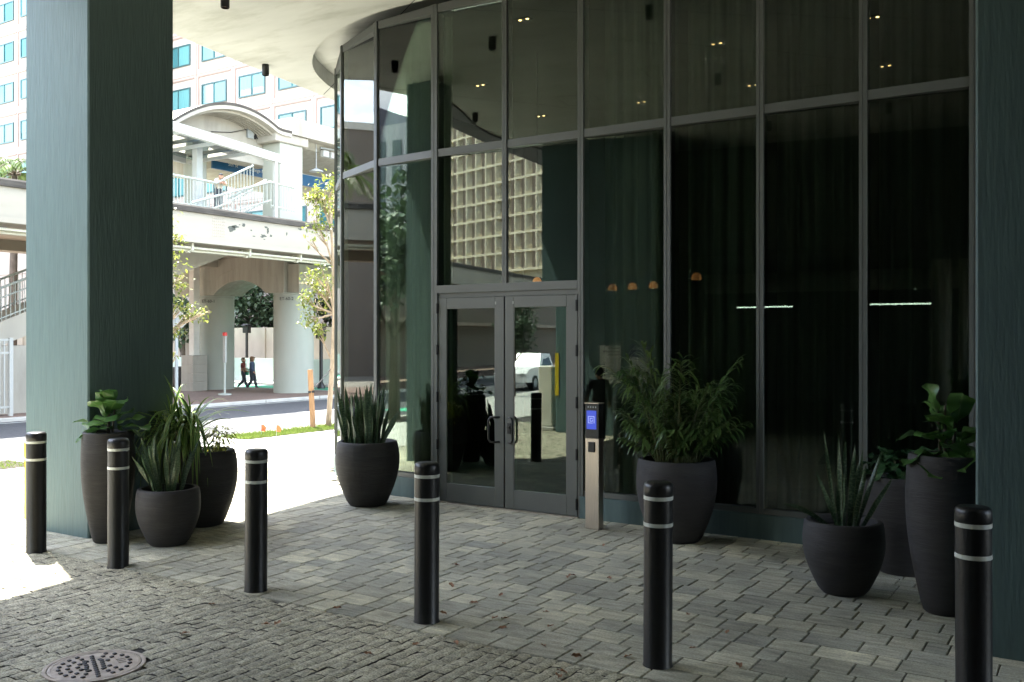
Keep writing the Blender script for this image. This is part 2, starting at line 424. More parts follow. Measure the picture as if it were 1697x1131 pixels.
M['tan'] = mat('tan_cloth', (.46,.40,.30), .85, .1, 8)
M['blackcl'] = mat('black_cloth', (.010,.010,.011), .9, .2, 8)
M['shoe'] = mat('black_shoe', (.012,.011,.010), .6, .2, 8)
M['hairb'] = mat('brown_hair', (.10,.045,.02), .6, .3, 30)
M['hairc'] = mat('fair_curly_hair', (.22,.12,.055), .6, .4, 40)
M['cap'] = mat('dark_cap', (.03,.028,.03), .8, .1, 8)
M['hotel'] = mat('cream_precast', (.74,.68,.51), .85, .05, .3)
M['hotelp'] = mat('brown_shade_panel', (.16,.12,.09), .7, .15, .6, stretch=(1,1,6))
M['hotelw'] = mat('dark_hotel_window', (.03,.04,.045), .2, .2, .6)
M['tower'] = mat('grey_tower_wall', (.20,.20,.23), .8, .05, .3)
M['twhite'] = mat('white_tower_wall', (.62,.60,.58), .8, .05, .3)
M['brownwall'] = mat('taupe_wall', (.20,.17,.14), .85, .06, .4)
M['carwhite'] = mat('white_car_paint', (.70,.70,.70), .25, .03, 1, coat=.5)
M['carsilver'] = mat('silver_car_paint', (.40,.41,.42), .3, .03, 1, coat=.5)
M['carglass'] = mat('car_glass', (.02,.025,.03), .08, .1, 1, spec=.8)
M['rubber'] = mat('tyre_rubber', (.018,.018,.018), .8, .2, 9)
M['louvre'] = mat('pale_louvre', (.36,.38,.35), .6, .05, 2)
M['roofglass'] = glassmat('canopy_glass', (.62,.74,.84), 1.6, 0)
M['cable'] = mat('black_cable', (.02,.02,.02), .6, .1, 5)
M['ebox'] = mat('grey_metal_box', (.33,.36,.36), .5, .1, 5)
M['paver'] = pavermat('concrete_paver', [(.24,.232,.185),(.40,.38,.285),(.32,.31,.25),(.49,.46,.335),(.26,.255,.205),(.36,.34,.255),(.55,.515,.37)], (.7,3.2,1), (60,.18), .25, 90)
M['sett'] = pavermat('granite_sett', [(.30,.28,.20),(.36,.335,.24),(.33,.308,.222),(.39,.362,.262)], (1.6,1.6,1), (70,.42), .5, 45)
M['joint'] = mat('joint_sand', (.05,.046,.038), .95, .3, 40)
M['ground'] = mat('far_ground', (.22,.21,.18), .9, .2, .4)
def sheer():
    m, nt, P, N, L = nodes('sheer_curtain')
    P.inputs['Base Color'].default_value = (.44,.46,.40,1); P.inputs['Roughness'].default_value = .9
    tc = N('ShaderNodeTexCoord'); mp = N('ShaderNodeMapping'); mp.inputs['Scale'].default_value = (5,5,.05); L(tc.outputs['Object'], mp.inputs[0])
    no = N('ShaderNodeTexNoise'); no.inputs['Scale'].default_value = 1.3; no.inputs['Detail'].default_value = 4; L(mp.outputs[0], no.inputs['Vector'])
    mr = N('ShaderNodeMapRange'); mr.inputs[1].default_value = .3; mr.inputs[2].default_value = .7; mr.inputs[3].default_value = .5; mr.inputs[4].default_value = .9
    L(no.outputs['Fac'], mr.inputs[0])
    t = N('ShaderNodeBsdfTransparent'); x = N('ShaderNodeMixShader'); L(mr.outputs[0], x.inputs[0]); L(t.outputs[0], x.inputs[1]); L(P.outputs[0], x.inputs[2])
    L(x.outputs[0], nt.nodes['Material Output'].inputs[0]); return m
M['sheer'] = sheer()
# ================================================================ sky, sun, camera
SUN_EL = R(64); sd_h = Vector((.923, -.385)).normalized()
w = bpy.data.worlds.new('World'); sc.world = w; w.use_nodes = True
nt = w.node_tree; N = nt.nodes.new; L = nt.links.new
bg = nt.nodes['Background']
sky = N('ShaderNodeTexSky'); sky.sky_type = 'NISHITA'; sky.sun_disc = False
sky.sun_elevation = SUN_EL; sky.sun_rotation = math.atan2(-sd_h.x, -sd_h.y)
sky.air_density = 1.0; sky.dust_density = 1.0; sky.ozone_density = 1.2
tc = N('ShaderNodeTexCoord'); mp = N('ShaderNodeMapping'); mp.inputs['Scale'].default_value = (1,1,2.6)
no = N('ShaderNodeTexNoise'); no.inputs['Scale'].default_value = 2.6; no.inputs['Detail'].default_value = 9; no.inputs['Roughness'].default_value = .58
rp = N('ShaderNodeValToRGB'); rp.color_ramp.elements[0].position = .46; rp.color_ramp.elements[1].position = .68
mx = N('ShaderNodeMix'); mx.data_type = 'RGBA'; mx.inputs[7].default_value = (13, 13, 13, 1)
L(tc.outputs['Generated'], mp.inputs[0]); L(mp.outputs[0], no.inputs['Vector']); L(no.outputs['Fac'], rp.inputs[0])
L(rp.outputs[0], mx.inputs[0]); L(sky.outputs[0], mx.inputs[6]); L(mx.outputs[2], bg.inputs[0])
bg.inputs[1].default_value = .13
sl = bpy.data.lights.new('sun', 'SUN'); sl.energy = 4.0; sl.angle = R(.5); sl.color = (1,.955,.87)
so = bpy.data.objects.new('sun', sl); C.objects.link(so)
so.rotation_euler = Vector((sd_h.x*math.cos(SUN_EL), sd_h.y*math.cos(SUN_EL), -math.sin(SUN_EL))).to_track_quat('-Z','Y').to_euler()
cam = bpy.data.cameras.new('camera'); cam.sensor_width = 36; cam.lens = 36*F/1697; cam.shift_y = -2.5/1697; cam.clip_end = 2000
co = bpy.data.objects.new('camera', cam); C.objects.link(co)
co.location = (CX, CY, CAMZ); co.rotation_euler = (R(90), 0, YAW); sc.camera = co
sc.view_settings.view_transform = 'Standard'; sc.view_settings.look = 'None'
sc.view_settings.exposure = 3.18; sc.view_settings.gamma = 1
cy = sc.cycles
cy.max_bounces = 12; cy.diffuse_bounces = 7; cy.glossy_bounces = 5; cy.transmission_bounces = 6; cy.transparent_max_bounces = 24
cy.caustics_reflective = False; cy.caustics_refractive = False; cy.sample_clamp_indirect = 6
cy.use_denoising = True
try: cy.denoiser = 'OPENIMAGEDENOISE'
except Exception: pass

# ================================================================ ground
b = MB(); b.box(-600,600,-600,600,-1,-.17); struct(b.build('ground', M['ground']))
b = MB(); b.box(-20,-10.3,-120,120,-.165,-.12); struct(b.build('road', M['asphalt']))
b = MB(); b.box(-60,-10,22.0,24.9,-.160,-.112); struct(b.build('bike_lane', M['greenlane']))
b = MB(); b.box(-60,-20.15,21.2,40,-.164,-.118); struct(b.build('cross_street', M['asphalt']))
b = MB(); b.box(-13.2,-10.9,-19.5,-14.5,-.119,-.114); struct(b.build('road_marking', M['greenlane']))
b = MB()
for y in range(-60, 70, 9): b.box(-15.2,-15.05,y,y+3,-.119,-.115)
b.box(-19.6,-19.45,-100,100,-.119,-.115)
struct(b.build('lane_line', M['white']))
b = MB(); b.box(-34,-20.15,-120,21.2,-.165,-.004); struct(b.build('far_pavement', M['brickwalk']))
b = MB()
y = -120.0
while y < 21: b.bevbox(-20.15,-19.95,y,y+2.98,-.16,.0,.02); y += 3
b.bevbox(-60,-20.3,21.2,21.4,-.16,.0,.02)
struct(b.build('far_kerb', M['conc']))
b = MB(); y = -120.0
while y < 120: b.bevbox(-10.3,-10.1,y,y+2.98,-.16,.0,.02); y += 3
struct(b.build('near_kerb', M['conc']))
# sidewalk: big concrete flags with open joints
b = MB(); y = -60.0
while y < 70:
    for x0, x1 in ((-10.09,-7.62),(-7.6,-4.92)):
        b.bevbox(x0, x1, y, y+2.98, -.16, -.002, .008)
    y += 3.0
struct(b.build('sidewalk', M['conc']))
b = MB(); b.box(-10.1,-4.9,-60,70,-.165,-.03); b.box(-4.915,20,-40,40,-.165,-.022); struct(b.build('paving_bed', M['joint']))

NODES = [(-4.62,9.5),(-4.62,6.4),(-4.62,5.15),(-4.48,3.92),(-4.15,2.73),(-3.53,1.64),(-2.50,.70),(-1.22,.10),(0,0)]
def fac_y(x):
    if x >= 0: return 0.0
    for (xa,ya),(xb,yb) in zip(NODES, NODES[1:]):
        if xa <= x <= xb and xb > xa: return ya + (yb-ya)*(x-xa)/(xb-xa)
    return 40.0
b = MB(); y = -5.06; row = 0
while y < 8:
    x = -4.9 + rnd.uniform(-.2,0)
    y0, y1 = y+.0015, y+.2785
    while x < 8.6:
        wd = rnd.choice((.175,.26,.26,.26,.35,.35,.43)); xa, xb = x+.005, x+wd-.005
        x += wd
        if xb < -4.9 or (xa+xb)/2 < -4.9: continue
        if y1 > fac_y((xa+xb)/2) - .02: continue
        z = rnd.uniform(-.0012,.0012); c = .006; u = (rnd.uniform(0,50), rnd.uniform(0,50)); tz = [z+rnd.uniform(-.0008,.0008) for _ in range(4)]
        vs = [(xa+c,y0+.002,tz[0]),(xb-c,y0+.002,tz[1]),(xb-c,y1-.002,tz[2]),(xa+c,y1-.002,tz[3]),(xa,y0,z-.008),(xb,y0,z-.008),(xb,y1,z-.008),(xa,y1,z-.008),
              (xa,y0,-.024),(xb,y0,-.024),(xb,y1,-.024),(xa,y1,-.024)]
        fs = [(0,1,2,3)] + [(i+4,(i+1)%4+4,(i+1)%4,i) for i in range(4)] + [(i+8,(i+1)%4+8,(i+1)%4+4,i+4) for i in range(4)]
        b.add(vs, fs, [u]*12)
    y += .28
struct(b.build('paver_walkway', M['paver']))
mhx, mhy = G(157,1102.5)
b = MB(); x = -4.9
while x < 8.4:
    wd = rnd.uniform(.10,.125); y = -5.062 + rnd.uniform(0,.10)
    while y > -13:
        ln = rnd.uniform(.12,.22); ya, yb = y-ln+.002, (min(y-.004, -5.064)); y -= ln
        if yb-ya < .04: continue
        cxm, cym = x+wd/2, (ya+yb)/2
        if math.hypot(cxm-mhx, cym-mhy) < .362: continue
        if cym < -7.5 and cxm > 5: continue
        near = cym > -9.3
        nx, ny = (4,5) if near else (3,3)
        u = (rnd.uniform(0,50), rnd.uniform(0,50)); z0 = rnd.uniform(-.004,.002); tx, ty = rnd.uniform(-.035,.035), rnd.uniform(-.03,.03)
        vs = []
        j1, j2 = rnd.uniform(-.006,.006), rnd.uniform(-.006,.006)
        for i in range(nx):
            for j in range(ny):
                fx, fy = i/(nx-1), j/(ny-1)
                px_, py_ = x+.003+fx*(wd-.006)+ (j1*(1-fy)+j2*fy), ya+fy*(yb-ya)
                ed = i in (0,nx-1) or j in (0,ny-1); lg = i in (0,nx-1)
                zz = z0 + tx*(fx-.5)*wd + ty*(fy-.5)*ln + rnd.uniform(-.0022,.0022) - ((rnd.uniform(.006,.012) if lg else rnd.uniform(.001,.008)) if ed else 0)
                if ed: px_ += rnd.uniform(-.005,.005); py_ += rnd.uniform(-.006,.006)
                vs.append((px_,py_,zz-.003))
        fs = [(i*ny+j,(i+1)*ny+j,(i+1)*ny+j+1,i*ny+j+1) for i in range(nx-1) for j in range(ny-1)]
        b.add(vs, fs, [u]*len(vs))
    x += wd
o = struct(b.build('cobbled_driveway', M['sett'], smooth='all'))

# manhole cover
t = thing('manhole_cover', 'round rusty cast iron manhole cover with raised studs set in the cobbles', 'manhole cover', (mhx,mhy,-.004))
b = MB(); b.lathe([(.352,-.03),(.352,.004),(.338,.006),(.325,.003),(.325,-.03)], 48); b.build('frame_ring', M['iron'], t, smooth=True)
b = MB(); b.lathe([(.318,-.03),(.318,.002),(.312,.004),(.296,.004),(.294,.001),(.001,.001)], 48); lid = b.build('lid', M['iron'], t, smooth=True)
b = MB()
ang = R(62)
ca, sa = math.cos(ang), math.sin(ang); stud0 = None
def stud(u, v, sz=.0135):
    if math.hypot(u,v) > .275: return
    x, y = u*ca - v*sa, u*sa + v*ca
    global stud0
    if stud0 is None:
        bb = MB(); bb.bevbox(-sz,sz,-sz,sz,-.001,.011,.003); o = stud0 = bb.build('stud', M['ironstud'], t)
    else: o = stud0.copy(); C.objects.link(o)
    o.location = (x,y,0)
for k in range(11): stud(.0, -.26+.047*k)
for k in range(5): stud(.055, -.10+.047*k)
for sgn in (-1,1):
    for rr in (.12,.19,.255):
        nn = int(rr*34)
        for k in range(nn+1):
            a = -1.15 + 2.3*k/nn
            if sgn > 0 and abs(a) < .45 and rr < .2: continue
            stud(sgn*rr*math.cos(a)*.95, rr*math.sin(a))
for k in range(6): stud(-.06+rnd.uniform(-.005,.005), -.11+.045*k)
b = MB()
for v0 in (-.02,.02): b.bevbox(.155,.215,v0-.006,v0+.006,0,.005,.002)
b.bevbox(.15,.215,.055,.066,0,.005,.002); b.bevbox(.15,.16,.066,.095,0,.005,.002); b.bevbox(.178,.188,.066,.09,0,.005,.002)
me_o = b.build('cast_mark', M['iron'], t); me_o.rotation_euler = (0,0,ang)

# ================================================================ canopy over the forecourt
EDGE = [(-6.3,9.5),(-5.9,6),(-5.39,3.55),(-4.55,-1.2),(-3.65,-4.2),(-3.4,-5.6),(-3.35,-8),(-3.3,-10),(-3.0,-13.7)]
OFFS = [.55,.55,.55,.55,.52,.46,.34,.17,.12]
inner = []
for i,(x,y) in enumerate(NODES):
    a = Vector(NODES[max(i-1,0)]); c = Vector(NODES[i+1] if i+1 < len(NODES) else (2,0)); d = (c-a).normalized()
    inner.append((x + d.y*OFFS[i], y - d.x*OFFS[i]))
def cr(pts, n=5):
    out = []
    for i in range(len(pts)-1):
        p0,p1,p2,p3 = [Vector(pts[max(0,min(len(pts)-1,i+k))]) for k in (-1,0,1,2)]
        for k in range(n):
            t = k/n
            out.append(tuple(.5*((2*p1)+(p2-p0)*t+(2*p0-5*p1+4*p2-p3)*t*t+(3*p1-p0-3*p2+p3)*t**3)))
    return out + [tuple(pts[-1])]
def strip(b, A, Bp, z0, z1):
    n = len(A)
    for i in range(n-1):
        q = [A[i],A[i+1],Bp[i+1],Bp[i]]
        vs = [(x,y,z0) for x,y in q] + [(x,y,z1) for x,y in q]
        fs = [(0,1,2,3),(7,6,5,4),(0,4,5,1),(2,6,7,3)]
        if i == 0: fs.append((0,3,7,4))
        if i == n-2: fs.append((1,5,6,2))
        b.add(vs, fs)
b = MB()
innerS = cr(inner, 5); 
poly = cr(EDGE, 5) + [(18,-13.7),(18,-.12)] + innerS[::-1]
b.prism(poly, 7.45, 7.74)
bm = None
can = b.build('canopy_ceiling', M['ceil']); struct(can)
b = MB(); b.prism(cr([(x+.25,y) for x,y in EDGE],5) + [(18,-13.7),(18,9.5)], 7.75, 8.8); struct(b.build('canopy_roof', M['ceil']))
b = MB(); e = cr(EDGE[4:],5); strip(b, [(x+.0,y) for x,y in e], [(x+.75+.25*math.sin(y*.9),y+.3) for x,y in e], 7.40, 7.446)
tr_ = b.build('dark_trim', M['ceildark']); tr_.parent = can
b = MB()
b.beam((-5.2,3.0,7.4485),(9,-6.2,7.4485),.012,.004); b.beam((-4.4,-2.5,7.4485),(4.5,-12.5,7.4485),.012,.004); b.beam((2.0,-3.2,7.4485),(12,-12,7.4485),.012,.004)
j = b.build('control_joint', M['gasket']); j.parent = can
# underside access hatches
b = MB()
for x,y in ((.2,-6.6),(2.4,-5.4),(4.8,-8.4)):
    for k in range(4):
        a0 = (x+(-.4,.4,.4,-.4)[k], y+(-.4,-.4,.4,.4)[k], 7.4485); a1 = (x+(.4,.4,-.4,-.4)[k], y+(-.4,.4,.4,-.4)[k], 7.4485)
        b.beam(a0,a1,.012,.004)
j = b.build('access_hatch', M['gasket']); j.parent = can

# cylinder lights on the canopy
def cyl_light(x,y,label):
    t = thing('ceiling_downlight', label, 'downlight', (x,y,7.45), 0, 'black cylinder lights under the canopy')
    b = MB(); b.lathe([(.012,0),(.063,0),(.065,-.01),(.065,-.19),(.06,-.2),(.054,-.2),(.05,-.16),(.012,-.16)], 20)
    b.build('housing', M['black_metal'], t, smooth=True)
    b = MB(); b.lathe([(.001,-.161),(.049,-.161),(.049,-.17),(.001,-.172)], 16); b.build('lens', M['deadleaf'], t, smooth=True)
    return t
x,y = G(373,8,7.3); cl = cyl_light(x,y,'black cylinder ceiling light at the top edge of the picture, beside the teal pillar')
x,y = G(440,121,7.3); dup(cl,(x,y,7.45),label='small black cylinder ceiling light near the canopy edge above the pink building')
for (px,py,lb) in ((810,72,'black cylinder light mirrored in the upper pane over the left door leaf'),
        (700,118,'black cylinder light mirrored in the upper pane left of the doors'),
        (1188,133,'black cylinder light mirrored in the second upper pane right of the doors'),
        (1072,20,'black cylinder light mirrored at the top of the first upper pane right of the doors'),
        (1083,228,'black cylinder light mirrored low in the first pane right of the doors'),
        (1275,212,'black cylinder light mirrored just below the transom, third pane right of the doors'),
        (1473,182,'black cylinder light mirrored below the transom in the rightmost pane'),
        (785,196,'black cylinder light mirrored beside the dark trim in the pane over the left door leaf')):
    x,y,_=mir(px,py,z=7.32); dup(cl,(x,y,7.45),label=lb)

# ================================================================ glass lobby building
lob = thing('lobby_building', 'dark glass lobby building with curved glazed front, grey mullions and grey double doors', 'building', (0,0,0))
XS = [0, 2.47, 3.72, 4.92, 6.11, 7.25]
HEAD = 7.38
def mull(x, y, dirx, diry, z0, z1, wd=.085, dep=.17, name='mullion', split=True):
    d = Vector((dirx,diry)).normalized(); n = Vector((d.y,-d.x)); p = Vector((x,y))
    bb = MB()
    def pr(u0,u1,v0,v1):
        q = [p+d*u0+n*v0, p+d*u1+n*v0, p+d*u1+n*v1, p+d*u0+n*v1]
        bb.prism([tuple(k) for k in q], z0, z1)
    if split:
        pr(-wd/2,-.004,-dep+.06,.06); pr(.004,wd/2,-dep+.06,.06); pr(-.0035,.0035,-dep+.06,.052)
    else: pr(-wd/2,wd/2,-dep+.06,.06)
    return bb.build(name, M['alu'], lob)
for x in XS[1:]: mull(x,0,1,0,.30,HEAD, .1 if x==7.25 else .085)
mull(2.47,0,1,0,0.0,.298)
mull(0.0,0,1,.0,0,HEAD,.11)
mull(1.245,0,1,0,3.20,HEAD,.075)
full = NODES[2:]
for i,(x,y) in enumerate(full[:-1]):
    a = Vector(full[max(i-1,0)]); c = Vector(full[i+1]); d = c-a
    mull(x,y,d.x,d.y,.30,HEAD,.075)
def bar(p0,p1,z0,z1,name,v0=-.10,v1=.045,m='alu',inset=.045):
    p0,p1 = Vector(p0),Vector(p1); d = (p1-p0).normalized()
    if name == 'glass_pane':     # each pane sits slightly turned in its frame
        c_ = (p0+p1)/2 - Vector((d.y,-d.x))*.03; hl = (p1-p0).length/2; d = Vector((d.x*math.cos(TILT)-d.y*math.sin(TILT), d.x*math.sin(TILT)+d.y*math.cos(TILT))); p0, p1 = c_-d*hl, c_+d*hl
    n = Vector((d.y,-d.x)); a = p0+d*inset; c = p1-d*inset
    bb = MB(); q = [a+n*v0, c+n*v0, c+n*v1, a+n*v1]
    bb.prism([tuple(k) for k in q], z0, z1); return bb.build(name, M[m], lob)
SEG = list(zip(full, full[1:]))
SEGR = [((XS[i],0),(XS[i+1],0)) for i in range(1,5)]
for p0,p1 in SEG + SEGR:
    bar(p0,p1,5.115,5.225,'transom'); bar(p0,p1,.30,.365,'sill_rail'); bar(p0,p1,HEAD-.12,HEAD,'head_rail')
    bar(p0,p1,.368,5.112,'glass_pane',-.012,.004,'glass'); bar(p0,p1,5.228,HEAD-.123,'glass_pane',-.012,.004,'glass')
for p0,p1 in (((.01,0),(1.24,0)),((1.25,0),(2.47,0))):
    bar(p0,p1,5.115,5.225,'transom'); bar(p0,p1,HEAD-.12,HEAD,'head_rail')
    bar(p0,p1,3.203,5.112,'glass_pane',-.012,.004,'glass'); bar(p0,p1,5.228,HEAD-.123,'glass_pane',-.012,.004,'glass')
bar((.01,0),(2.47,0),3.085,3.2,'transom',-.10,.06)
bar((.01,0),(2.47,0),3.015,3.082,'door_head',-.10,.03)
# teal base curb under the glass
for p0,p1 in SEG + [((2.47,0),(7.25,0))]:
    p0v,p1v = Vector(p0),Vector(p1); d=(p1v-p0v).normalized(); n=Vector((d.y,-d.x))
    bb = MB(); q=[p0v-n*.3,p1v-n*.3,p1v+n*.075,p0v+n*.075]; bb.prism([tuple(k) for k in q], -.02,.297); bb.build('base_curb', M['teal'], lob)
# solid wall right of the glazing, and end of the lobby
b = MB(); b.box(7.302,18,-.05,.3,-.02,7.44); b.build('wall', M['teal'], lob)
# doors
def door(x0,x1,left):
    st, tr_, br = .15,.16,.27; z0,z1 = .015,3.01
    bb = MB(); ya,yb = -.05,.02
    bb.bevbox(x0,x0+st,ya,yb,z0,z1,.004); bb.bevbox(x1-st,x1,ya,yb,z0,z1,.004)
    bb.bevbox(x0+st+.0005,x1-st-.0005,ya,yb,z1-tr_,z1,.004); bb.bevbox(x0+st+.0005,x1-st-.0005,ya,yb,z0,z0+br,.004)
    for (a0,a1,c0,c1) in ((x0+st,x0+st+.012,z0+br,z1-tr_),(x1-st-.012,x1-st,z0+br,z1-tr_)):
        bb.box(a0,a1,-.044,.014,c0,c1)
    dl = bb.build('door_leaf', M['alu'], lob)
    g = MB(); gx0,gx1 = x0+st+.013,x1-st-.013; gm = (gx0+gx1)/2; sl_ = math.tan(R(4.2)); g.prism([(gx0,-.02+(gx0-gm)*sl_),(gx1,-.02+(gx1-gm)*sl_),(gx1,-.01+(gx1-gm)*sl_),(gx0,-.01+(gx0-gm)*sl_)],z0+br+.001,z1-tr_-.001); g.build('glass_pane', M['doorglass'], dl)
    hx = x1-.075 if left else x0+.075; off = -.14 if left else .09
    h = MB(); zc, hh = 1.12,.175
    pts = [(hx,-.05,zc+hh),(hx+off*.25,-.10,zc+hh),(hx+off*.8,-.115,zc+hh),(hx+off,-.118,zc+hh-.04),(hx+off,-.118,zc-hh+.04),(hx+off*.8,-.115,zc-hh),(hx+off*.25,-.10,zc-hh),(hx,-.05,zc-hh)]
    h.tube(pts,.016,10); h.build('handle', M['black_metal'], dl, smooth='all')
    if not left:
        k = MB(); k.bevbox(hx-.03,hx+.03,-.066,-.05,1.07,1.22,.004); k.tube([(hx,-.066,1.16),(hx,-.085,1.16)],.02,12); k.bevbox(hx-.012,hx+.045,-.078,-.066,1.185,1.2,.003); k.build('lock', M['black_metal'], dl)
    for zc in (.18,.85,1.55,2.25,2.86):
        xx = x0-.012 if left else x1+.012
        k = MB(); k.tube([(xx,-.066,zc-.075),(xx,-.066,zc+.075)],.017,10); k.box(xx-.02,xx+.02,-.06,-.05,zc-.07,zc+.07); k.build('hinge', M['gasket'], dl)
    k = MB(); xx = x1-.14 if left else x0+.14; k.bevbox(xx-.01,xx+.01,-.053,-.05,2.90,2.94,.001); k.build('maker_label', M['white'], dl)
door(.075,1.236,True); door(1.254,2.405,False)
b = MB(); b.box(.056,.068,-.07,.02,0,3.01); b.box(2.412,2.426,-.07,.02,0,3.01); b.build('door_jamb', M['alu'], lob)
b = MB(); b.box(.0,2.45,-.10,.12,-.02,.012); b.build('threshold', M['steel'], lob)
# inside of the lobby
inn = [(x+.35,y) for x,y in NODES[1:-1]]
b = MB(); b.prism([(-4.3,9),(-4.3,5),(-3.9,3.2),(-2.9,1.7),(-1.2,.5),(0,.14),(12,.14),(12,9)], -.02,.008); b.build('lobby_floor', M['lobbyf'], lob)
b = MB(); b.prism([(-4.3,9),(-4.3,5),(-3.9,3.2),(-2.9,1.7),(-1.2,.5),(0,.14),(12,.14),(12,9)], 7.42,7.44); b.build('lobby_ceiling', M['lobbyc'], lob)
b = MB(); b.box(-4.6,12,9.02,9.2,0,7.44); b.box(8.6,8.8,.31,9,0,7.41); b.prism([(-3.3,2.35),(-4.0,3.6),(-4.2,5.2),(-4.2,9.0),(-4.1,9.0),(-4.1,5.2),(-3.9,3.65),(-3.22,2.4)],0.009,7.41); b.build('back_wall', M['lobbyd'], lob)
# sheer curtains inside
def curtain(p0,p1,label,off=.42):
    p0,p1 = Vector(p0),Vector(p1); d=(p1-p0); Ln=d.length; d.normalize(); n=Vector((-d.y,d.x))
    bb = MB(); nseg = int(Ln/.03); vs=[]; fs=[]
    ph = rnd.uniform(0,9)
    for i in range(nseg+1):
        s_=Ln*i/nseg; o_=off+.045*math.sin(s_*34+ph+1.4*math.sin(s_*5))+.02*math.sin(s_*61)
        q=p0+d*s_+n*o_
        for z in (.05,2.5,5,7.38): vs.append((q.x,q.y,z))
    for i in range(nseg):
        for k in range(3): fs.append((i*4+k,(i+1)*4+k,(i+1)*4+k+1,i*4+k+1))
    bb.add(vs,fs); o = bb.build('sheer_curtain', M['sheer'], smooth='all')
    tag(o,label,'curtain','sheer curtains inside the glass'); return o
curtain((2.62,0),(3.66,0),'grey sheer curtain behind the glass beside the doors')
curtain((3.8,0),(4.86,0),'grey sheer curtain behind the glass above the potted palm')
curtain((5.0,0),(6.05,0),'grey sheer curtain in the second bay from the right pillar')
curtain((6.18,0),(7.2,0),'grey sheer curtain in the bay next to the right pillar')
curtain((-2.4,.78),(-1.35,.28),'grey sheer curtain in the curved bay left of the doors',.4)
curtain((-1.1,.16),(-.1,.10),'grey sheer curtain in the bay just left of the doors',.4)
# recessed twin downlights glowing inside
cnt = 0
for px,py,lb in ((663,73,'upper pane left of the doors'),(868,33,'top of the pane over the right door leaf'),(796,142,'pane over the left door leaf'),
        (897,193,'pane over the right door leaf, above its transom'),(1063,170,'first upper pane right of the doors'),(1188,73,'second upper pane right of the doors'),
        (1247,142,'second upper pane, by its right mullion'),(1468,110,'rightmost upper pane above the transom'),(1447,30,'top left of the rightmost upper pane')):
    x,y = G(px,py,7.40)
    y = max(y,.62)
    t = thing('recessed_downlight','twin warm ceiling lights glowing through the '+lb,'ceiling light',(x,y,7.415),0,'twin recessed lights in the lobby ceiling')
    bb = MB(); bb.bevbox(-.14,.14,-.07,.07,-.012,.0,.004); bb.build('trim_plate', M['ceildark'], t)
    for s_ in (-.065,.065):
        bb = MB(); bb.lathe([(.001,-.018),(.024,-.018),(.027,-.012)],14,(s_,0,0)); bb.build('lamp', M['warm'], t)
# amber pendant lamps
for px,py,D,lb in ((1015,480,16.2,'leftmost of the row of three amber pendant lamps inside the lobby'),(1048,478,16.2,'middle one of the row of three amber pendant lamps inside the lobby'),
        (1083,476,16.2,'rightmost of the row of three amber pendant lamps inside the lobby'),(1154,462,15.2,'amber pendant lamp hanging alone to the right of the other three'),
        (890,469,16.4,'amber pendant lamp glowing low in the pane above the right door leaf')):
    x,y = PD(px,D); z = CAMZ + (HZ-py)/F*D
    t = thing('pendant_lamp', lb, 'pendant lamp', (x,y,z), 0, 'amber pendant lamps in the lobby')
    bb = MB(); pr=[(.001,.10)]+[(.082*math.sin(a),.10*math.cos(a)) for a in (.3,.6,.9,1.2,1.5)]+[(.078,-.02),(.070,-.02),(.001,.0)]
    bb.lathe(pr,18); bb.build('shade', M['pend'], t, smooth=True)
    bb = MB(); bb.tube([(0,0,.1),(0,0,7.41-z)],.006,6); bb.build('cord', M['cable'], t)

# ================================================================ pillars and garage side
def pillar(name,label,x0,x1,y0,y1,z1,m='teal'):
    t = thing(name,label,'pillar',((x0+x1)/2,(y0+y1)/2,0))
    bb = MB(); bb.bevbox(x0,x1,y0,y1,-.02,z1,.018); bb.build('shaft', M[m], t, world=True); return t
pl = pillar('square_pillar','big square teal textured pillar left of the entrance, with planters at its foot',-3.23,-1.88,-4.42,-3.2,7.447)
b = MB(); b.box(-3.238,-3.20,-4.428,-4.421,.10,1.08); b.box(-3.246,-3.2305,-4.428,-4.30,.10,1.08); b.build('corner_guard', M['yellow'], pl, world=True)
pr_ = pillar('square_pillar','teal textured pillar cut off by the right edge of the picture',7.62,8.95,-3.22,-1.9,7.447)
pier = pillar('teal_pier','wide pale teal pier with two notices, mirrored in the glass beside the doors',-2.2,.9,-13.197,-10.7,7.44,'teal_pier')
b = MB(); b.box(-2.215,-2.11,-10.698,-10.685,.95,2.05); b.box(-2.215,-2.2005,-10.80,-10.699,.95,2.05); b.build('corner_guard', M['yellow'], pier, world=True)
b = MB(); b.box(.2,18,-13.5,-13.2,4.6,7.447); tag(b.build('garage_fascia', M['fascia']),'dark lintel wall over the garage opening, mirrored in the right hand panes','wall')
gar = thing('parking_garage','dark low garage behind the forecourt, mirrored in the right hand panes','building',(8,-18,0))
b = MB(); b.box(.6,18,-27,-13.5,4.62,4.8); b.build('garage_ceiling', M['garage'], gar, world=True)
b = MB(); b.box(.4,18,-27.2,-27,-.02,7.4); b.box(.4,.6,-27,-13.12,-.02,7.4); b.box(18,18.2,-27,-13.2,-.02,7.4); b.box(13,13.2,-13.15,-4.0,-.02,7.44); b.build('wall', M['garage'], gar, world=True)  # last box: unseen wall added right of the forecourt, its gap admits side light
def fluo(px,py,y,lb):
    x,z = mirY(px,py,y)
    t = thing('fluorescent_light',lb,'light',(x,y,z),R(0),'garage tube lights')
    bb = MB(); bb.bevbox(-.9,.9,-.022,.022,.021,.06,.006); bb.build('fitting', M['offwhite'], t)
    bb = MB(); bb.tube([(-.87,0,0),(.87,0,0)],.02,8); bb.build('lamp_tube', M['tube'], t)
    bb = MB(); bb.tube([(-.6,0,.07),(-.6,0,4.62-z)],.008,6); bb.tube([(.6,0,.07),(.6,0,4.62-z)],.008,6); bb.build('hanger', M['cable'], t)
fluo(1266,509,-18.5,'white tube light mirrored across the mullion in the panes behind the palm')
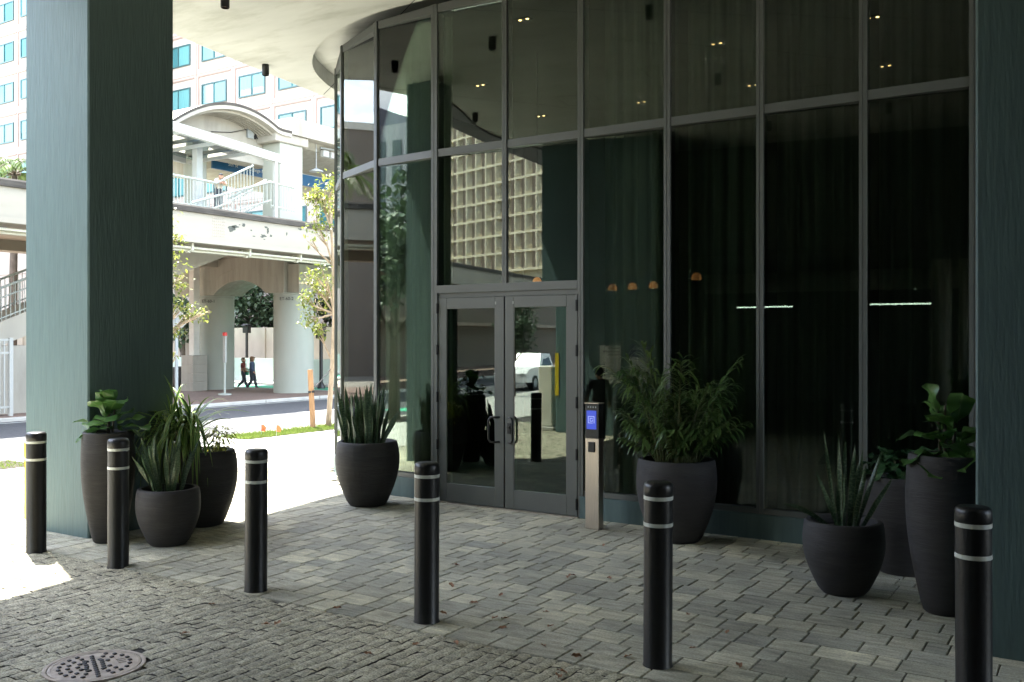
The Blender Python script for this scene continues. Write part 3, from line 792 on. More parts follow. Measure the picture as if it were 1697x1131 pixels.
fluo(1494,504,-18.5,'white tube light mirrored in the rightmost pane above the tall fig planter')
x,z = mirY(1300,468,-18.0)
b = MB(); b.tube([(.8,-18,z),(8.5,-18,z)],.30,18)
for k in range(6): b.tube([(1.2+k*1.25,-18,z),(1.26+k*1.25,-18,z)],.33,18)
tag(b.build('drain_pipe', M['pipe'], smooth=True),'thick horizontal pipe under the garage ceiling, mirrored across the right hand panes','pipe')
x,z0 = mirY(1560,465,-17.3)
b = MB(); b.tube([(x,-17.3,-.02),(x,-17.3,4.62)],.26,18)
for zz in (1.5,2.6,3.6): b.tube([(x,-17.3,zz),(x,-17.3,zz+.09)],.29,18)
tag(b.build('drain_pipe', M['pipe'], smooth=True),'thicker of two upright pipes mirrored in the rightmost pane','pipe')
x,z0 = mirY(1598,465,-17.3)
b = MB(); b.tube([(x,-17.3,1.3),(x,-17.3,4.62)],.15,14); b.tube([(x,-17.3,3.0),(x,-17.3,3.08)],.18,14)
tag(b.build('drain_pipe', M['pipe'], smooth=True),'thinner of two upright pipes mirrored in the rightmost pane','pipe')
# notices on the pier
def notice(px,py,lb,navy):
    x,z = mirY(px,py,-10.68); t = thing('notice',lb,'notice',(x,-10.685,z),0,'notices on the teal pier')
    bb = MB(); bb.box(-.27,.27,-.012,.004,-.47,.47); bb.build('sheet', M['paper'], t)
    if navy:
        bb = MB(); bb.box(-.269,.269,.0045,.007,.17,.469); bb.build('header_band', M['navy'], t)
        bb = MB()
        for zz,ww in ((.42,.24),(.37,.42),(.24,.38)): bb.box(.24-ww,.24,.0075,.009,zz-.012,zz+.012)
        bb.build('header_lines', M['paper'], t)
        bb = MB(); rows=((.11,.36),(.05,.12),(0,.12),(-.05,.4),(-.09,.42),(-.2,.40),(-.24,.44),(-.28,.3),(-.40,.12))
    else:
        bb = MB()
        for zz,ww in ((.40,.30),(.32,.42),(.24,.30)): bb.box(.24-ww,.24,.0045,.007,zz-.022,zz+.022)
        bb.build('heading_lines', M['ink'], t)
        bb = MB(); rows=[(.15-.035*k,.40-.06*((k*7)%3)) for k in range(13)]+[(-.40,.12)]
    for zz,ww in rows: bb.box(.24-ww,.24,.0045,.006,zz-.007,zz+.007)
    bb.build('text_lines', M['ink'], t)
notice(1011,604,'white paper notice mirrored in the glass beside the kiosk, left of the navy topped one',False)
notice(1058,604,'white notice with a navy header, mirrored in the glass above the potted palm',True)

# ================================================================ bollards
BH = 1.355
t0 = None
for i,(px,py,lb) in enumerate(((60,917,'black bollard with two pale bands in front of the left teal pillar, leftmost of all'),(196,942,'black banded bollard standing in front of the tall fig planter at the left pillar'),
        (424,983,'black banded bollard at the edge of the sunlit pavement, right of the round planters'),(707,1035,'black banded bollard in front of the left door leaf'),
        (1090,1110,'black banded bollard in front of the big palm planter'),(1614,1206,'black banded bollard in front of the right pillar, cut off by the bottom edge'))):
    x,y = G(px,py,0,.1)
    if t0 is None:
        t0 = thing('bollard',lb,'bollard',(x,y,0),0,'black bollards along the cobbles')
        bb = MB(); bb.lathe([(.112,-.03),(.112,.0),(.106,.012),(.106,1.0),(.106,1.255)],28); bb.build('post', M['boll'], t0, smooth=True)
        bb = MB(); bb.lathe([(.1065,1.256),(.109,1.26),(.109,1.318),(.104,1.338),(.09,1.350),(.06,1.3545),(.002,1.355)],28); bb.build('cap', M['boll'], t0, smooth=True)
        for zz in (1.03,1.225):
            bb = MB(); bb.lathe([(.1055,zz),(.1085,zz+.001),(.1085,zz+.027),(.1055,zz+.028)],28); bb.build('reflective_band', M['tape'], t0, smooth=True)
    else:
        q_ = dup(t0,(x,y,0),None,lb); q_.rotation_euler = (rnd.uniform(-.007,.007),rnd.uniform(-.007,.007),rnd.uniform(0,6))

# ================================================================ entry kiosk
x,y = PD(985,11.92)
k = thing('entry_kiosk','slim steel entry kiosk with a lit blue screen beside the doors','intercom',(x,y,0))
b = MB(); b.bevbox(-.098,.098,-.065,.065,0,1.15,.006); b.build('pedestal', M['steel'], k)
b = MB(); b.bevbox(-.098,.098,-.065,.065,1.151,1.585,.006); head = b.build('screen_head', M['black_metal'], k)
b = MB(); b.bevbox(-.105,.105,-.085,.075,1.586,1.600,.004); b.build('top_plate', M['steel'], k)
b = MB(); b.box(-.075,.062,-.069,-.0655,1.265,1.50); s = b.build('screen', M['screen'], head)
b = MB(); cx_,cz_ = -.008,1.385
for (a0,a1,c0,c1) in ((-.045,.045,.037,.045),(-.045,-.037,-.045,.037),(-.037,.02,-.045,-.037),(.037,.045,-.045,.037),(-.02,.022,.014,.022),(-.02,-.012,-.022,.014),(-.012,.022,-.022,-.014),(.014,.022,-.014,.002)):
    b.box(cx_+a0,cx_+a1,-.0715,-.0695,cz_+c0,cz_+c1)
b.build('screen_logo', M['screenlogo'], head)
b = MB()
for q in range(4): b.box(-.06+q*.035,-.045+q*.035,-.068,-.0655,1.535,1.555)
b.build('camera_window', M['ebox'], head)
b = MB(); b.bevbox(-.05,.045,-.082,-.0655,.975,1.105,.006); b.build('card_reader', M['black_metal'], k)

# ================================================================ planters and plants
def planter(name,label,x,y,h,rt,rb,rm,group='dark planters'):
    t = thing(name,label,'planter',(x,y,0),rnd.uniform(0,6),group)
    n=14; out=[]
    for i in range(n+1):
        q=i/n
        # bottom radius -> belly -> slightly narrower rim
        r = rb + (rm-rb)*math.sin(min(1,q/.72)*math.pi/2) if q<=.72 else rm-(rm-rt)*(((q-.72)/.28)**2)
        out.append((r,h*q))
    prof=[(.01,0)]+[(rb-.02,0)]+[(out[0][0],.02)]+out[1:-1]+[(rt,h-.012),(rt-.012,h),(rt-.05,h),(rt-.06,h-.012),(rt-.065,h-.10),(.01,h-.10)]
    bb=MB(); bb.lathe(prof,44); bb.build('pot', M['pot'], t, smooth=True)
    bb=MB(); bb.lathe([(rt-.067,h-.085),(rt*.5,h-.07),(.002,h-.075)],24); bb.build('soil', M['soil'], t, smooth=True)
    return t
def obov(t): return max(.02, (t**.75)*((1-t)**.32)*1.62)
def lance(t): return max(.02, math.sin(math.pi*min(1,t**.8))**.8)
def blade(t): return (.55+.6*t if t<.55 else .88)*(1 if t<.6 else max(.02,(1-((t-.6)/.4)**1.7)))
def strap(t): return max(.03,(min(1,.45+t*3))*(1-t)**.6)
def heart(t): return max(.02,(t+.02)**.35*(1-t)**.6*1.5)
def plant(name,label,cat,x,y,z,group=None): return thing(name,label,cat,(x,y,z),0,group)
def fig(label,x,y,z,leaves,L0=.34,stemh=.42):
    t=plant('fiddle_leaf_fig',label,'plant',x,y,z,'fiddle leaf figs')
    sb=MB(); lb=MB()
    tops=[(.0,.0),(.09,.03),(-.07,.06)]
    for (dx,dy) in tops: sb.tube([(dx*.5,dy*.5,-.03),(dx*.8,dy*.8,stemh*.5),(dx,dy,stemh)],[.016,.013,.01],7)
    sb.build('stem', M['barkd'], t, smooth='all')
    for (az,el,hz,L_,W_,dr) in leaves:
        a=R(az); e=R(el); d=(math.cos(a)*math.cos(e),math.sin(a)*math.cos(e),math.sin(e))
        q=tops[rnd.randrange(3)]
        lb.leaf((q[0]+d[0]*.03,q[1]+d[1]*.03,hz),d,(0,0,1),L_*1.12,W_*1.35,obov,dr*.8,10,.025,.14,rnd.uniform(-.5,.5),3)
    lb.build('foliage', M['fig'], t, smooth='all'); return t
def snake(label,x,y,z,spec,group='snake plants'):
    t=plant('snake_plant',label,'plant',x,y,z,group); lb=MB()
    for (dx,dy,az,el,L_,W_,tw,dr) in spec:
        a=R(az);e=R(el); d=Vector((math.cos(a)*math.cos(e),math.sin(a)*math.cos(e),math.sin(e)))
        side=Vector((math.cos(a+tw),math.sin(a+tw),0))
        lb.leaf((dx,dy,-.03),d,side,L_,W_,blade,dr,11,.006,.22,rnd.uniform(-.9,.9),2)
    lb.build('blades', M['snake'], t, smooth='all'); return t
def rspec(n,rad,L0,L1,W0=.028,lean=18):
    out=[]
    for i in range(n):
        a=rnd.uniform(0,360); r=rad*math.sqrt(rnd.random())
        dx,dy=r*math.cos(R(a)),r*math.sin(R(a))
        out.append((dx,dy,a+rnd.uniform(-30,30),90-lean*(r/rad)*rnd.uniform(.4,1.3)-2,rnd.uniform(L0,L1),W0*rnd.uniform(.8,1.35),rnd.uniform(0,3),rnd.uniform(0,.12)))
    return out
# camera-side directions in world degrees: image left ~ 213, image right ~ 33, towards the camera ~ 303
tall1=planter('planter','tall dark vase planter between the left teal pillar and a bollard',-1.56,-4.37,1.31,.285,.17,.30)
P=(-1.56,-4.37,1.24)
rn=rnd
L1=[(213,28,.10,.44,.10,.35),(228,-2,.12,.36,.09,.35),(250,-8,.10,.34,.09,.3),(290,20,.16,.36,.115,.45),(318,28,.20,.36,.115,.5),(20,10,.12,.42,.10,.25),(40,25,.16,.36,.10,.3),
    (262,55,.24,.34,.10,.3),(300,68,.3,.34,.105,.25),(345,48,.26,.36,.105,.3),(200,50,.24,.30,.10,.3),(110,35,.2,.34,.11,.4),(150,50,.25,.32,.10,.3),(80,60,.28,.3,.1,.3),(330,74,.34,.28,.09,.2),(225,72,.34,.27,.09,.2),(60,-10,.1,.32,.09,.3)]
fig('bright green fiddle leaf fig in the tall vase at the left pillar',*P,L1)
snk=planter('planter','low round dark bowl planter with snake plants, in front at the left pillar',*PD(279,11.03),.66,.345,.215,.365)
px_,py_=PD(279,11.03)
sp=rspec(40,.18,.42,.80,.026,20)+[(-.12,-.06,230,62,.62,.036,1,.1),(.02,-.15,200,80,.66,.04,1,.02),(-.03,-.12,180,84,.72,.042,1.2,.02),(.1,-.1,20,75,.62,.04,1.4,.03)]
snake('dense snake plant in the low bowl in front of the left pillar',px_,py_,.6,sp)
rx,ry=PD(336,12.2)
planter('planter','big round dark planter behind the low bowl, with strap leaved plants',rx,ry,.97,.40,.26,.44)
t=plant('dracaena','arching striped strap leaved plant spilling over the round planter at the left pillar','plant',rx-.10,ry-.22,.9)
lb=MB()
for i in range(210):
    a=rnd.uniform(0,360); e=rnd.uniform(25,88); hz=rnd.uniform(.05,.50); L_=rnd.uniform(.6,1.2)
    dr_=rnd.uniform(.25,.8)
    if rnd.random()<.4: a=rnd.uniform(200,370); e=rnd.uniform(35,75); dr_=rnd.uniform(.7,1.25); hz=rnd.uniform(.1,.4)
    d=(math.cos(R(a))*math.cos(R(e)),math.sin(R(a))*math.cos(R(e)),math.sin(R(e)))
    q=rnd.choice(((-.12,-.1),(.02,-.04),(.1,.05)))
    lb.leaf((q[0]+d[0]*.03,q[1]+d[1]*.03,hz),d,(0,0,1),L_,.027,strap,dr_,9,.0,.25,rnd.uniform(-.8,.8),2)
lb.build('leaves', M['drac'], t, smooth='all')
sb=MB()
for q in ((-.12,-.1),(.02,-.04),(.1,.05)): sb.tube([(q[0],q[1],-.05),(q[0],q[1],.36)],.018,7)
sb.build('stem', M['stem'], t)
t=plant('yellow_leaf_shrub','small yellow green leafy plant at the back of the round planter','plant',rx+.2,ry+.12,.9)
lb=MB()
for i in range(220):
    a=rnd.uniform(0,360); r=rnd.uniform(0,.2); z=rnd.uniform(0,.36)
    d=(math.cos(R(a)),math.sin(R(a)),rnd.uniform(-.2,.9))
    lb.leaf((r*math.cos(R(a)),r*math.sin(R(a)),z),d,(0,0,1),rnd.uniform(.10,.19),.017,lance,.5,4,0,.15,0,1)
lb.build('leaves', M['yel'], t, smooth='all')
# by the door
dx_,dy_=PD(609,13.66)
planter('planter','round dark planter with snake plants at the curved glass left of the doors',dx_,dy_,.925,.43,.27,.465)
sp=[]
for cxo,cyo,n in ((-.2,-.02,30),(.12,-.06,36)):
    for q in rspec(n,.15,.5,1.0,.030,13): sp.append((q[0]+cxo,q[1]+cyo)+q[2:])
sp+=[(.26,-.05,33,64,.66,.05,1,.05),(-.26,0,213,78,.62,.04,1,.02)]
snake('upright snake plants in the round planter left of the doors',dx_,dy_,.86,sp)
# areca palm
ax,ay=PD(1121,11.27)
planter('planter','largest dark round planter, holding the bushy palm right of the kiosk',ax,ay,.97,.455,.29,.48)
t=plant('potted_palm','bushy dark green areca palm in the big planter right of the kiosk','palm',ax,ay,.9)
lb=MB(); sb=MB()
for i in range(76):
    a=rnd.uniform(0,360); e=rnd.uniform(54,89); r0=rnd.uniform(.02,.28); L_=rnd.uniform(.9,1.6) if e>70 else rnd.uniform(.6,.95)
    if rnd.random()<.25: L_=rnd.uniform(.4,.75)
    if 40<a<150 : L_*=.75; e=max(e,62)
    if i<5: a,e,L_=((206,70,1.6),(225,84,1.75),(35,76,1.4),(300,80,1.6),(250,87,1.75))[i]
    d=Vector((math.cos(R(a))*math.cos(R(e)),math.sin(R(a))*math.cos(R(e)),math.sin(R(e))))
    b0=Vector((r0*math.cos(R(a)),r0*math.sin(R(a)),0)); dr=rnd.uniform(.2,.55); pts=[]
    for k_ in range(15):
        q=k_/14; p=b0+d*L_*q+Vector((math.cos(R(a)),math.sin(R(a)),0))*L_*.13*q*q+Vector((0,0,-1))*L_*dr*q**2.4*.62; pts.append(p)
    sb.tube(pts,[.009*(1-.75*k_/14) for k_ in range(15)],5)
    side=d.cross(Vector((0,0,1)))
    side=side.normalized() if side.length>.05 else Vector((1,0,0))
    for k_ in range(4,15):
        for sub in ((0,.5) if i%3 else (0,)):
            if k_==14 and sub: continue
            q=(k_+sub-4)/10.5; pb=pts[k_].lerp(pts[min(14,k_+1)],sub); tn=(pts[min(14,k_+1)]-pts[k_-1]).normalized()
            LL=min(.42,L_*(.15+.21*math.sin(math.pi*min(1,.2+q*.8))))*rnd.uniform(.85,1.1)
            for sg in (-1,1):
                dd=tn*(.55+.6*q)+side*sg*(.95-.4*q)+Vector((0,0,rnd.uniform(-.35,.15)))
                lb.leaf(pb,dd,(0,0,1),LL,.0165,lance,rnd.uniform(.25,.75),4,0,.1,0,1,rv=i/84)
for i in range(22):
    a=rnd.uniform(0,360); r0=.24*math.sqrt(rnd.random()); x_,y_=r0*math.cos(R(a)),r0*math.sin(R(a))
    sb.tube([(x_,y_,-.05),(x_*1.25,y_*1.25,rnd.uniform(.35,.6))],[.013,.008],6)
sb.build('stem', M['stem'], t, smooth='all'); lb.build('fronds', M['palm'], t, smooth='all')
# right group
bx,by=PD(1398,8.92)
planter('planter','low dark bowl planter with tall thin snake plants, nearest the right pillar group',bx,by,.685,.355,.21,.375)
sp=[(-.06,-.02,207,83,.9,.022,1.2,.01),(-.02,.02,180,88,.86,.03,1,.0),(.02,-.03,100,87,.8,.036,1,.0),(.05,0,33,86,.78,.036,1.4,.0),(.1,.02,33,72,.8,.028,1.3,.02),(.09,-.04,40,78,.64,.03,1,.02),
    (-.10,-.01,213,42,.66,.03,1.2,.25),(-.05,.03,213,70,.62,.028,1.1,.06),(.03,.04,30,80,.7,.034,1,.01),(.0,-.06,300,84,.55,.034,1.2,.02),(.14,.03,33,60,.6,.03,1.2,.05),(.07,.06,60,80,.74,.03,1,.0),(-.02,-.05,250,82,.48,.03,1,.0)]
sp=[(a_,b_,c_,d_,e_*1.06,f_*.95,g_,h_) for a_,b_,c_,d_,e_,f_,g_,h_ in sp]
snake('sparse tall snake plant in the low bowl near the right pillar',bx,by,.61,sp)
qx,qy=PD(1500,9.72)
planter('planter','round dark planter half hidden behind the bowl and the tall vase on the right',qx,qy,1.0,.42,.27,.455)
t=plant('lobed_leaf_plant','leafy plant with broad wavy leaves in the half hidden planter on the right','plant',qx,qy,.93)
lb=MB(); sb=MB()
for i in range(34):
    a=rnd.uniform(150,400); e=rnd.uniform(-5,62); r0=rnd.uniform(.03,.22); hz=rnd.uniform(.05,.30)
    if i<4: a,e,r0,hz=((213,12,.2,.2),(218,2,.25,.10),(240,8,.2,.16),(205,25,.12,.22))[i]
    d=(math.cos(R(a))*math.cos(R(e)),math.sin(R(a))*math.cos(R(e)),math.sin(R(e)))
    bs=(r0*math.cos(R(a)),r0*math.sin(R(a)),hz); sb.tube([(bs[0]*.3,bs[1]*.3,-.03),bs],.007,5)
    lb.leaf(bs,d,(0,0,1),rnd.uniform(.24,.40),rnd.uniform(.085,.125),heart,rnd.uniform(.2,.6),9,.028,.15,rnd.uniform(-.5,.5),3)
sb.build('stem', M['stem'], t); lb.build('leaves', M['phil'], t, smooth='all')
vx,vy=PD(1566,8.27)
planter('planter','tall dark vase planter with a fig beside the right pillar',vx,vy,1.39,.30,.18,.325)
L2=[(213,8,.08,.36,.115,.5),(228,-15,.08,.34,.12,.35),(255,-10,.08,.32,.115,.4),(290,-5,.10,.30,.11,.4),(33,12,.16,.46,.115,.1),(45,0,.1,.44,.105,.15),(20,-12,.06,.40,.11,.2),(240,30,.18,.30,.11,.3),(270,35,.2,.30,.11,.4),
    (213,62,.30,.36,.105,.3),(225,45,.26,.34,.10,.3),(300,70,.34,.33,.10,.2),(20,62,.32,.34,.10,.25),(100,50,.3,.34,.11,.3),(150,40,.24,.36,.11,.4),(350,35,.2,.34,.11,.4),(200,78,.38,.34,.09,.15),(190,25,.18,.36,.12,.5),(320,15,.14,.34,.11,.5),(60,30,.2,.38,.11,.3)]
fig('dark glossy fiddle leaf fig in the tall vase beside the right pillar',vx,vy,1.32,L2,.36,.5)

# fallen leaves on the paving
lm=None
for i,(px,py) in enumerate(((943,957),(950,955),(830,988),(786,1001),(820,1026),(836,1027),(905,1016),(912,1040),(834,1043),(755,938),(748,972),(1140,1020),(1225,1105),(1147,1076),(735,1018),(690,1070),(756,1068),(900,1072),(925,1123),(956,1090),(305,1052),(440,1037),(460,1035),(835,902),(1000,905),(1010,960),(1090,985),(350,1003),(930,1115),(1205,1050),(1040,1090),(560,1010),(610,1085))):
    x,y=G(px,py)
    if lm is None:
        bb=MB(); bb.leaf((-.035,0,.004),(1,0,.02),(0,0,1),.075,.02,lance,-.1,6,.006,.45,.4,2)
        lm=bb.build('fallen_leaf', M['deadleaf'], smooth='all'); o=lm
    else: o=lm.copy(); C.objects.link(o)
    s_=rnd.uniform(.7,1.25); o.location=(x,y,.004); o.rotation_euler=(rnd.uniform(-.2,.2),rnd.uniform(-.2,.2),rnd.uniform(0,6.3)); o.scale=(s_,s_,s_)
    tag(o,'small dry brown leaf lying on the paving in front of the doors','leaf','fallen leaves on the paving')
# ================================================================ elevated guideway and its bent
gw = thing('elevated_guideway','long cream elevated rail guideway with stained top edge and peeling paint','guideway',(-21.5,0,0))
b = MB(); b.profY([(-19.35,5.95),(-18.55,5.95),(-18.55,6.84),(-19.35,6.84)],-75,62); b.build('girder', M['girder'], gw, world=True)
b = MB(); b.profY([(-19.5,5.78),(-18.42,5.78),(-18.42,5.946),(-19.5,5.946)],-75,62); b.build('girder_flange', M['girder'], gw, world=True)
b = MB(); b.profY([(-19.45,6.844),(-18.46,6.844),(-18.46,7.02),(-18.5,7.08),(-19.45,7.08)],-75,62); b.build('coping', M['stain'], gw, world=True)
b = MB(); b.profY([(-27.0,6.2),(-19.36,6.2),(-19.36,6.5),(-27.0,6.5)],-75,62); b.build('deck_slab', M['bent'], gw, world=True)
b = MB(); b.profY([(-27.9,5.8),(-27.02,5.8),(-27.02,7.06),(-27.9,7.06)],-75,62); b.build('girder', M['girder'], gw, world=True)
for zz,xx,r_ in ((5.62,-18.75,.045),(5.55,-18.95,.06),(5.66,-19.2,.035)):
    b = MB(); b.tube([(xx,-60,zz),(xx,60,zz)],r_,8)
    for k in range(-6,16): b.box(xx-.09,xx+.09,k*2.6,k*2.6+.08,zz-.09,5.775)
    b.build('conduit', M['pipe'], gw, world=True)
def blob(px,py,w_,h_,n=14):
    b = MB(); y,z = onX(px,py,-18.55); vs=[]; 
    for k in range(n):
        a=2*math.pi*k/n; r=rnd.uniform(.45,1.1)
        vs.append((y+w_*r*math.cos(a), z+h_*r*math.sin(a)))
    b.add([(-18.547,p,q) for p,q in vs]+[(-18.549,p,q) for p,q in vs],[tuple(range(n)),tuple(range(2*n-1,n-1,-1))]+[(i,(i+1)%n,n+(i+1)%n,n+i) for i in range(n)])
    b.build('peeled_patch', M['peel'], gw, world=True)
for a in ((384,379,.22,.1),(390,376,.2,.07),(382,383,.12,.05),(404,373,.1,.07),(397,373,.05,.02),(416,382,.06,.03),(421,392,.09,.03),(437,391,.2,.07),(444,383,.06,.12),(441,377,.09,.04),(449,391,.08,.06),(475,388,.05,.08),(497,380,.11,.05),(434,393,.1,.04),(438,397,.07,.02)): blob(*a)
b = MB()
y0,z0 = onX(352,352,-18.55)
for r_ in range(7):
    for c_ in range(7): b.bevbox(-18.549,-18.535,y0+c_*.085,y0+c_*.085+.045,6.72-r_*.105,6.72-r_*.105+.045,.006)
b.build('splice_bolts', M['tanwall'], gw, world=True)

bt = thing('guideway_bent','concrete arched bent with two round columns carrying the guideway','bridge support',(-25.2,19.4,0))
def arch_profile(x0,x1,z0,z1,xa,xb,za,n=14):
    pts=[(x0,z0),(xa,z0)]
    for i in range(1,n):
        q=i/n; pts.append((xa+(xb-xa)*q, z0+(za-z0)*math.sin(math.pi*q)**.8))
    return pts+[(xb,z0),(x1,z0),(x1,z1),(x0,z1)]
b = MB()
pf = arch_profile(-30.2,-22.7,4.5,6.19,-27.4,-23.85,5.15)
n=len(pf); vs=[(x,18.55,z) for x,z in pf]+[(x,20.35,z) for x,z in pf]
b.add(vs,[(i,(i+1)%n,n+(i+1)%n,n+i) for i in range(n)]+[tuple(range(n-1,-1,-1)),tuple(range(n,2*n))])
b.build('cap_beam', M['bent'], bt, world=True)
b = MB(); b.bevbox(-22.699,-21.95,18.75,22.6,4.5,5.77,.02); b.build('end_block', M['bent'], bt, world=True)
# raised upper panel following the arch
b = MB(); n=16; top=[];bot=[]
for i in range(n+1):
    q=i/n; x=-29.9+q*(7.1); u=(x+25.6)/1.75
    bot.append((x, 5.20+(.50*math.cos(u*math.pi/2) if abs(u)<1 else 0)))
vs=[(x,18.52,z) for x,z in bot]+[(x,18.52,6.19) for x,z in bot]+[(x,18.549,z) for x,z in bot]+[(x,18.549,6.19) for x,z in bot]
m_=n+1; fs=[]
for i in range(n): fs += [(i,i+1,m_+i+1,m_+i),(2*m_+i,3*m_+i,3*m_+i+1,2*m_+i+1),(i,2*m_+i,2*m_+i+1,i+1),(m_+i,m_+i+1,3*m_+i+1,3*m_+i)]
b.add(vs,fs); b.build('arch_panel', M['bent'], bt, world=True)
cx1,cy1 = PD(490,42.9); cx2,cy2 = PD(356,44.9)
for (x,y,txt,px) in ((cx1,19.45,'ET-60-2',462),(-28.35,19.45,'ET-60-1',352)):
    b = MB(); b.lathe([(.01,-.05),(.92,-.05),(.90,.0),(.90,4.40),(.93,4.42),(.93,4.499),(.01,4.499)],40,(x,y,0)); b.build('column', M['pierp'], bt, smooth=True, world=True)
    a_=math.atan2(CY-y, CX-x)-.35
    n_=Vector((math.cos(a_),math.sin(a_),0)); s_=Vector((-n_.y,n_.x,0))
    text(txt,.2,Vector((x,y,4.22))+n_*.905,((s_.x,0,n_.x),(s_.y,0,n_.y),(0,1,0)),M['cable'],bt,'stencil_lettering')

# ================================================================ station
st = thing('rail_station','open air elevated rail station with concrete vault, white canopy and stairs','station',(-26,18,0))
b = MB(); b.box(-34,-21.7,11.2,48,7.2,7.6); b.build('platform_deck', M['conc2'], st, world=True)
b = MB(); b.box(-21.69,-20.9,17.9,30,7.15,7.45); b.build('deck_edge_beam', M['ebox'], st, world=True)
# vault: segmental arch along x
def arch(y):
    z = 10.95+1.55*max(0,1-((y-17.2)/3.75)**2)
    return max(z,11.9) if y>17.2 else z
ys=[13.5+i*(20.3-13.5)/24 for i in range(25)]
b = MB(); prof=[(y,arch(y)) for y in ys]+[(y,arch(y)+.28) for y in reversed(ys)]
b.profX(prof,-33.5,-24.0); b.build('vault', M['conc2'], st, smooth=True, world=True)
b = MB()
for k in range(1,7):
    x0=-24.2-k*.2
    prof=[(y,arch(y)-.10) for y in ys[1:-1]]+[(y,arch(y)-.003) for y in reversed(ys[1:-1])]
    b.profX(prof,x0,x0+.07)
b.build('vault_rib', M['conc2'], st, smooth=True, world=True)
b = MB(); prof=[(y,arch(y)+.285) for y in ys]+[(y,arch(y)+.30) for y in reversed(ys)]; b.profX([(y,arch(y)+.16) for y in ys]+[(y,arch(y)+.285) for y in reversed(ys)],-23.998,-23.985); b.build('vault_lip', M['stain'], st, world=True)
b = MB(); prof=[(13.6,10.85)]+[(y,arch(y)-.004) for y in ys[1:-1]]+[(20.2,10.85)]; b.profX(prof,-25.7,-25.4); b.build('tympanum', M['conc2'], st, world=True)
b = MB(); b.box(-33.5,-24.0,20.305,48,12.05,12.85); b.build('roof_slab', M['conc2'], st, world=True)
b = MB(); b.profY([(-33,12.04),(-24.6,12.04),(-24.9,11.75),(-28,11.1),(-33,10.9)],20.35,48); b.build('roof_soffit', M['bent'], st, world=True)
b = MB(); b.bevbox(-25.4,-24.2,19.75,21.2,7.6,11.6,.03); b.build('column', M['pierp'], st, world=True)
b = MB(); b.bevbox(-25.7,-24.1,19.4,21.5,11.6,12.04,.04); b.build('column_capital', M['conc2'], st, world=True)
b = MB(); b.lathe([(.01,0),(.5,0),(.5,3.1),(.62,3.25),(.62,3.45),(.01,3.45)],28,(-26.9,17.1,7.6)); b.build('column', M['pierp'], st, smooth=True, world=True)
b = MB(); b.profX([(13.3,10.6),(20.2,10.6),(20.2,10.849),(13.3,10.849)],-26.2,-25.3); b.build('cross_beam', M['conc2'], st, world=True)
# white glazed canopy
def canY(px,py,x=-22.0): return onX(px,py,x)
b = MB(); b.beam((-22,9.0,10.81),(-22,17.75,10.22),.22,.36); b.build('canopy_beam', M['white'], st, world=True)
b = MB(); b.beam((-26.2,9.0,10.81),(-26.2,16.0,10.35),.18,.3); b.build('canopy_beam', M['white'], st, world=True)
for k in range(5):
    y=9.1+k*1.75; z=10.95-(y-6.5)*.0675
    b = MB(); b.beam((-22.12,y,z-.05),(-26.1,y,z-.05),.10,.14); b.build('canopy_rafter', M['white'], st, world=True)
b = MB(); b.profX([(9.0,10.90),(16.4,10.39),(16.4,10.405),(9.0,10.915)],-26.1,-22.12); b.build('canopy_glass', M['roofglass'], st, world=True)
for x,y,wd in ((-22.0,17.4,.16),(-23.8,14.75,.30),(-22.0,9.0,.2)):
    b = MB(); b.bevbox(x-wd/2,x+wd/2,y-wd/2,y+wd/2,7.6 if y>11 else 0,10.3 if y>17 else 10.5,.01); b.build('canopy_post', M['white'], st, world=True)
b = MB()
for k in range(12): b.box(-26.0,-25.9,11.4,13.6,8.3+k*.17,8.3+k*.17+.12)
b.build('louvre_screen', M['louvre'], st, world=True)
# sign band
sg = thing('station_sign','long blue station name sign under the concrete roof','sign',(-27.2,22,10.75))
b = MB(); b.box(-27.25,-27.15,18.3,33,10.45,11.02); b.build('sign_board', M['signblue'], sg, world=True)
b = MB(); b.box(-27.26,-27.14,18.3,33,11.021,11.06); b.build('sign_trim', M['ebox'], sg, world=True)
y,z = onX(386.5,271.5,-27.14); text('5th St',.25,(-27.145,y,10.78),ROT_PX,M['tape'],sg)
y,z = onX(431,281,-27.14); text('College North',.25,(-27.145,y,10.74),ROT_PX,M['tape'],sg)
# wall boxes, cables
y,z = onX(416,219,-25.36)
eb = thing('electrical_box','grey metal electrical boxes with looped cable on the station gable wall','electrical box',(-25.395,y,z))
b = MB(); b.bevbox(-.0,.14,-.26,.10,-.32,.14,.02); b.build('cabinet', M['ebox'], eb)
b = MB(); b.bevbox(0,.1,.2,.28,-.3,.35,.01); b.build('bracket', M['cable'], eb)
b = MB(); b.tube([(.08,.6+.42*math.cos(q*.35),.15+.5*math.sin(q*.35)) for q in range(18)],.022,6,closed=True)
b.tube([(.06,-2.3,-.42),(.06,-1.2,-.25),(.06,-.4,.02),(.06,.4,.16),(.06,1.4,.3),(.06,2.2,.45)],.018,6); b.tube([(.08,-.25+.22*math.cos(q*.4),.25+.2*math.sin(q*.4)) for q in range(9)],.02,6)
b.build('cable', M['cable'], eb)
fl = thing('security_camera','small white cameras hung under the station roof edge','camera',(-24.6,23.2,11.9))
b = MB(); b.bevbox(-.12,.12,-.3,.1,-.42,-.1,.02); b.bevbox(-.12,.12,.25,.55,-.42,-.12,.02); b.build('housing', M['white'], fl)
b = MB(); b.tube([(0,-.4,.0),(0,.6,.05)],.05,8); b.tube([(0,-.7,.14),(0,-.7,-1.1)],.02,6); b.lathe([(.02,-1.05),(.35,-1.2),(.35,-1.24),(.02,-1.24)],14,(0,-.7,0)); b.build('bracket', M['ebox'], fl)
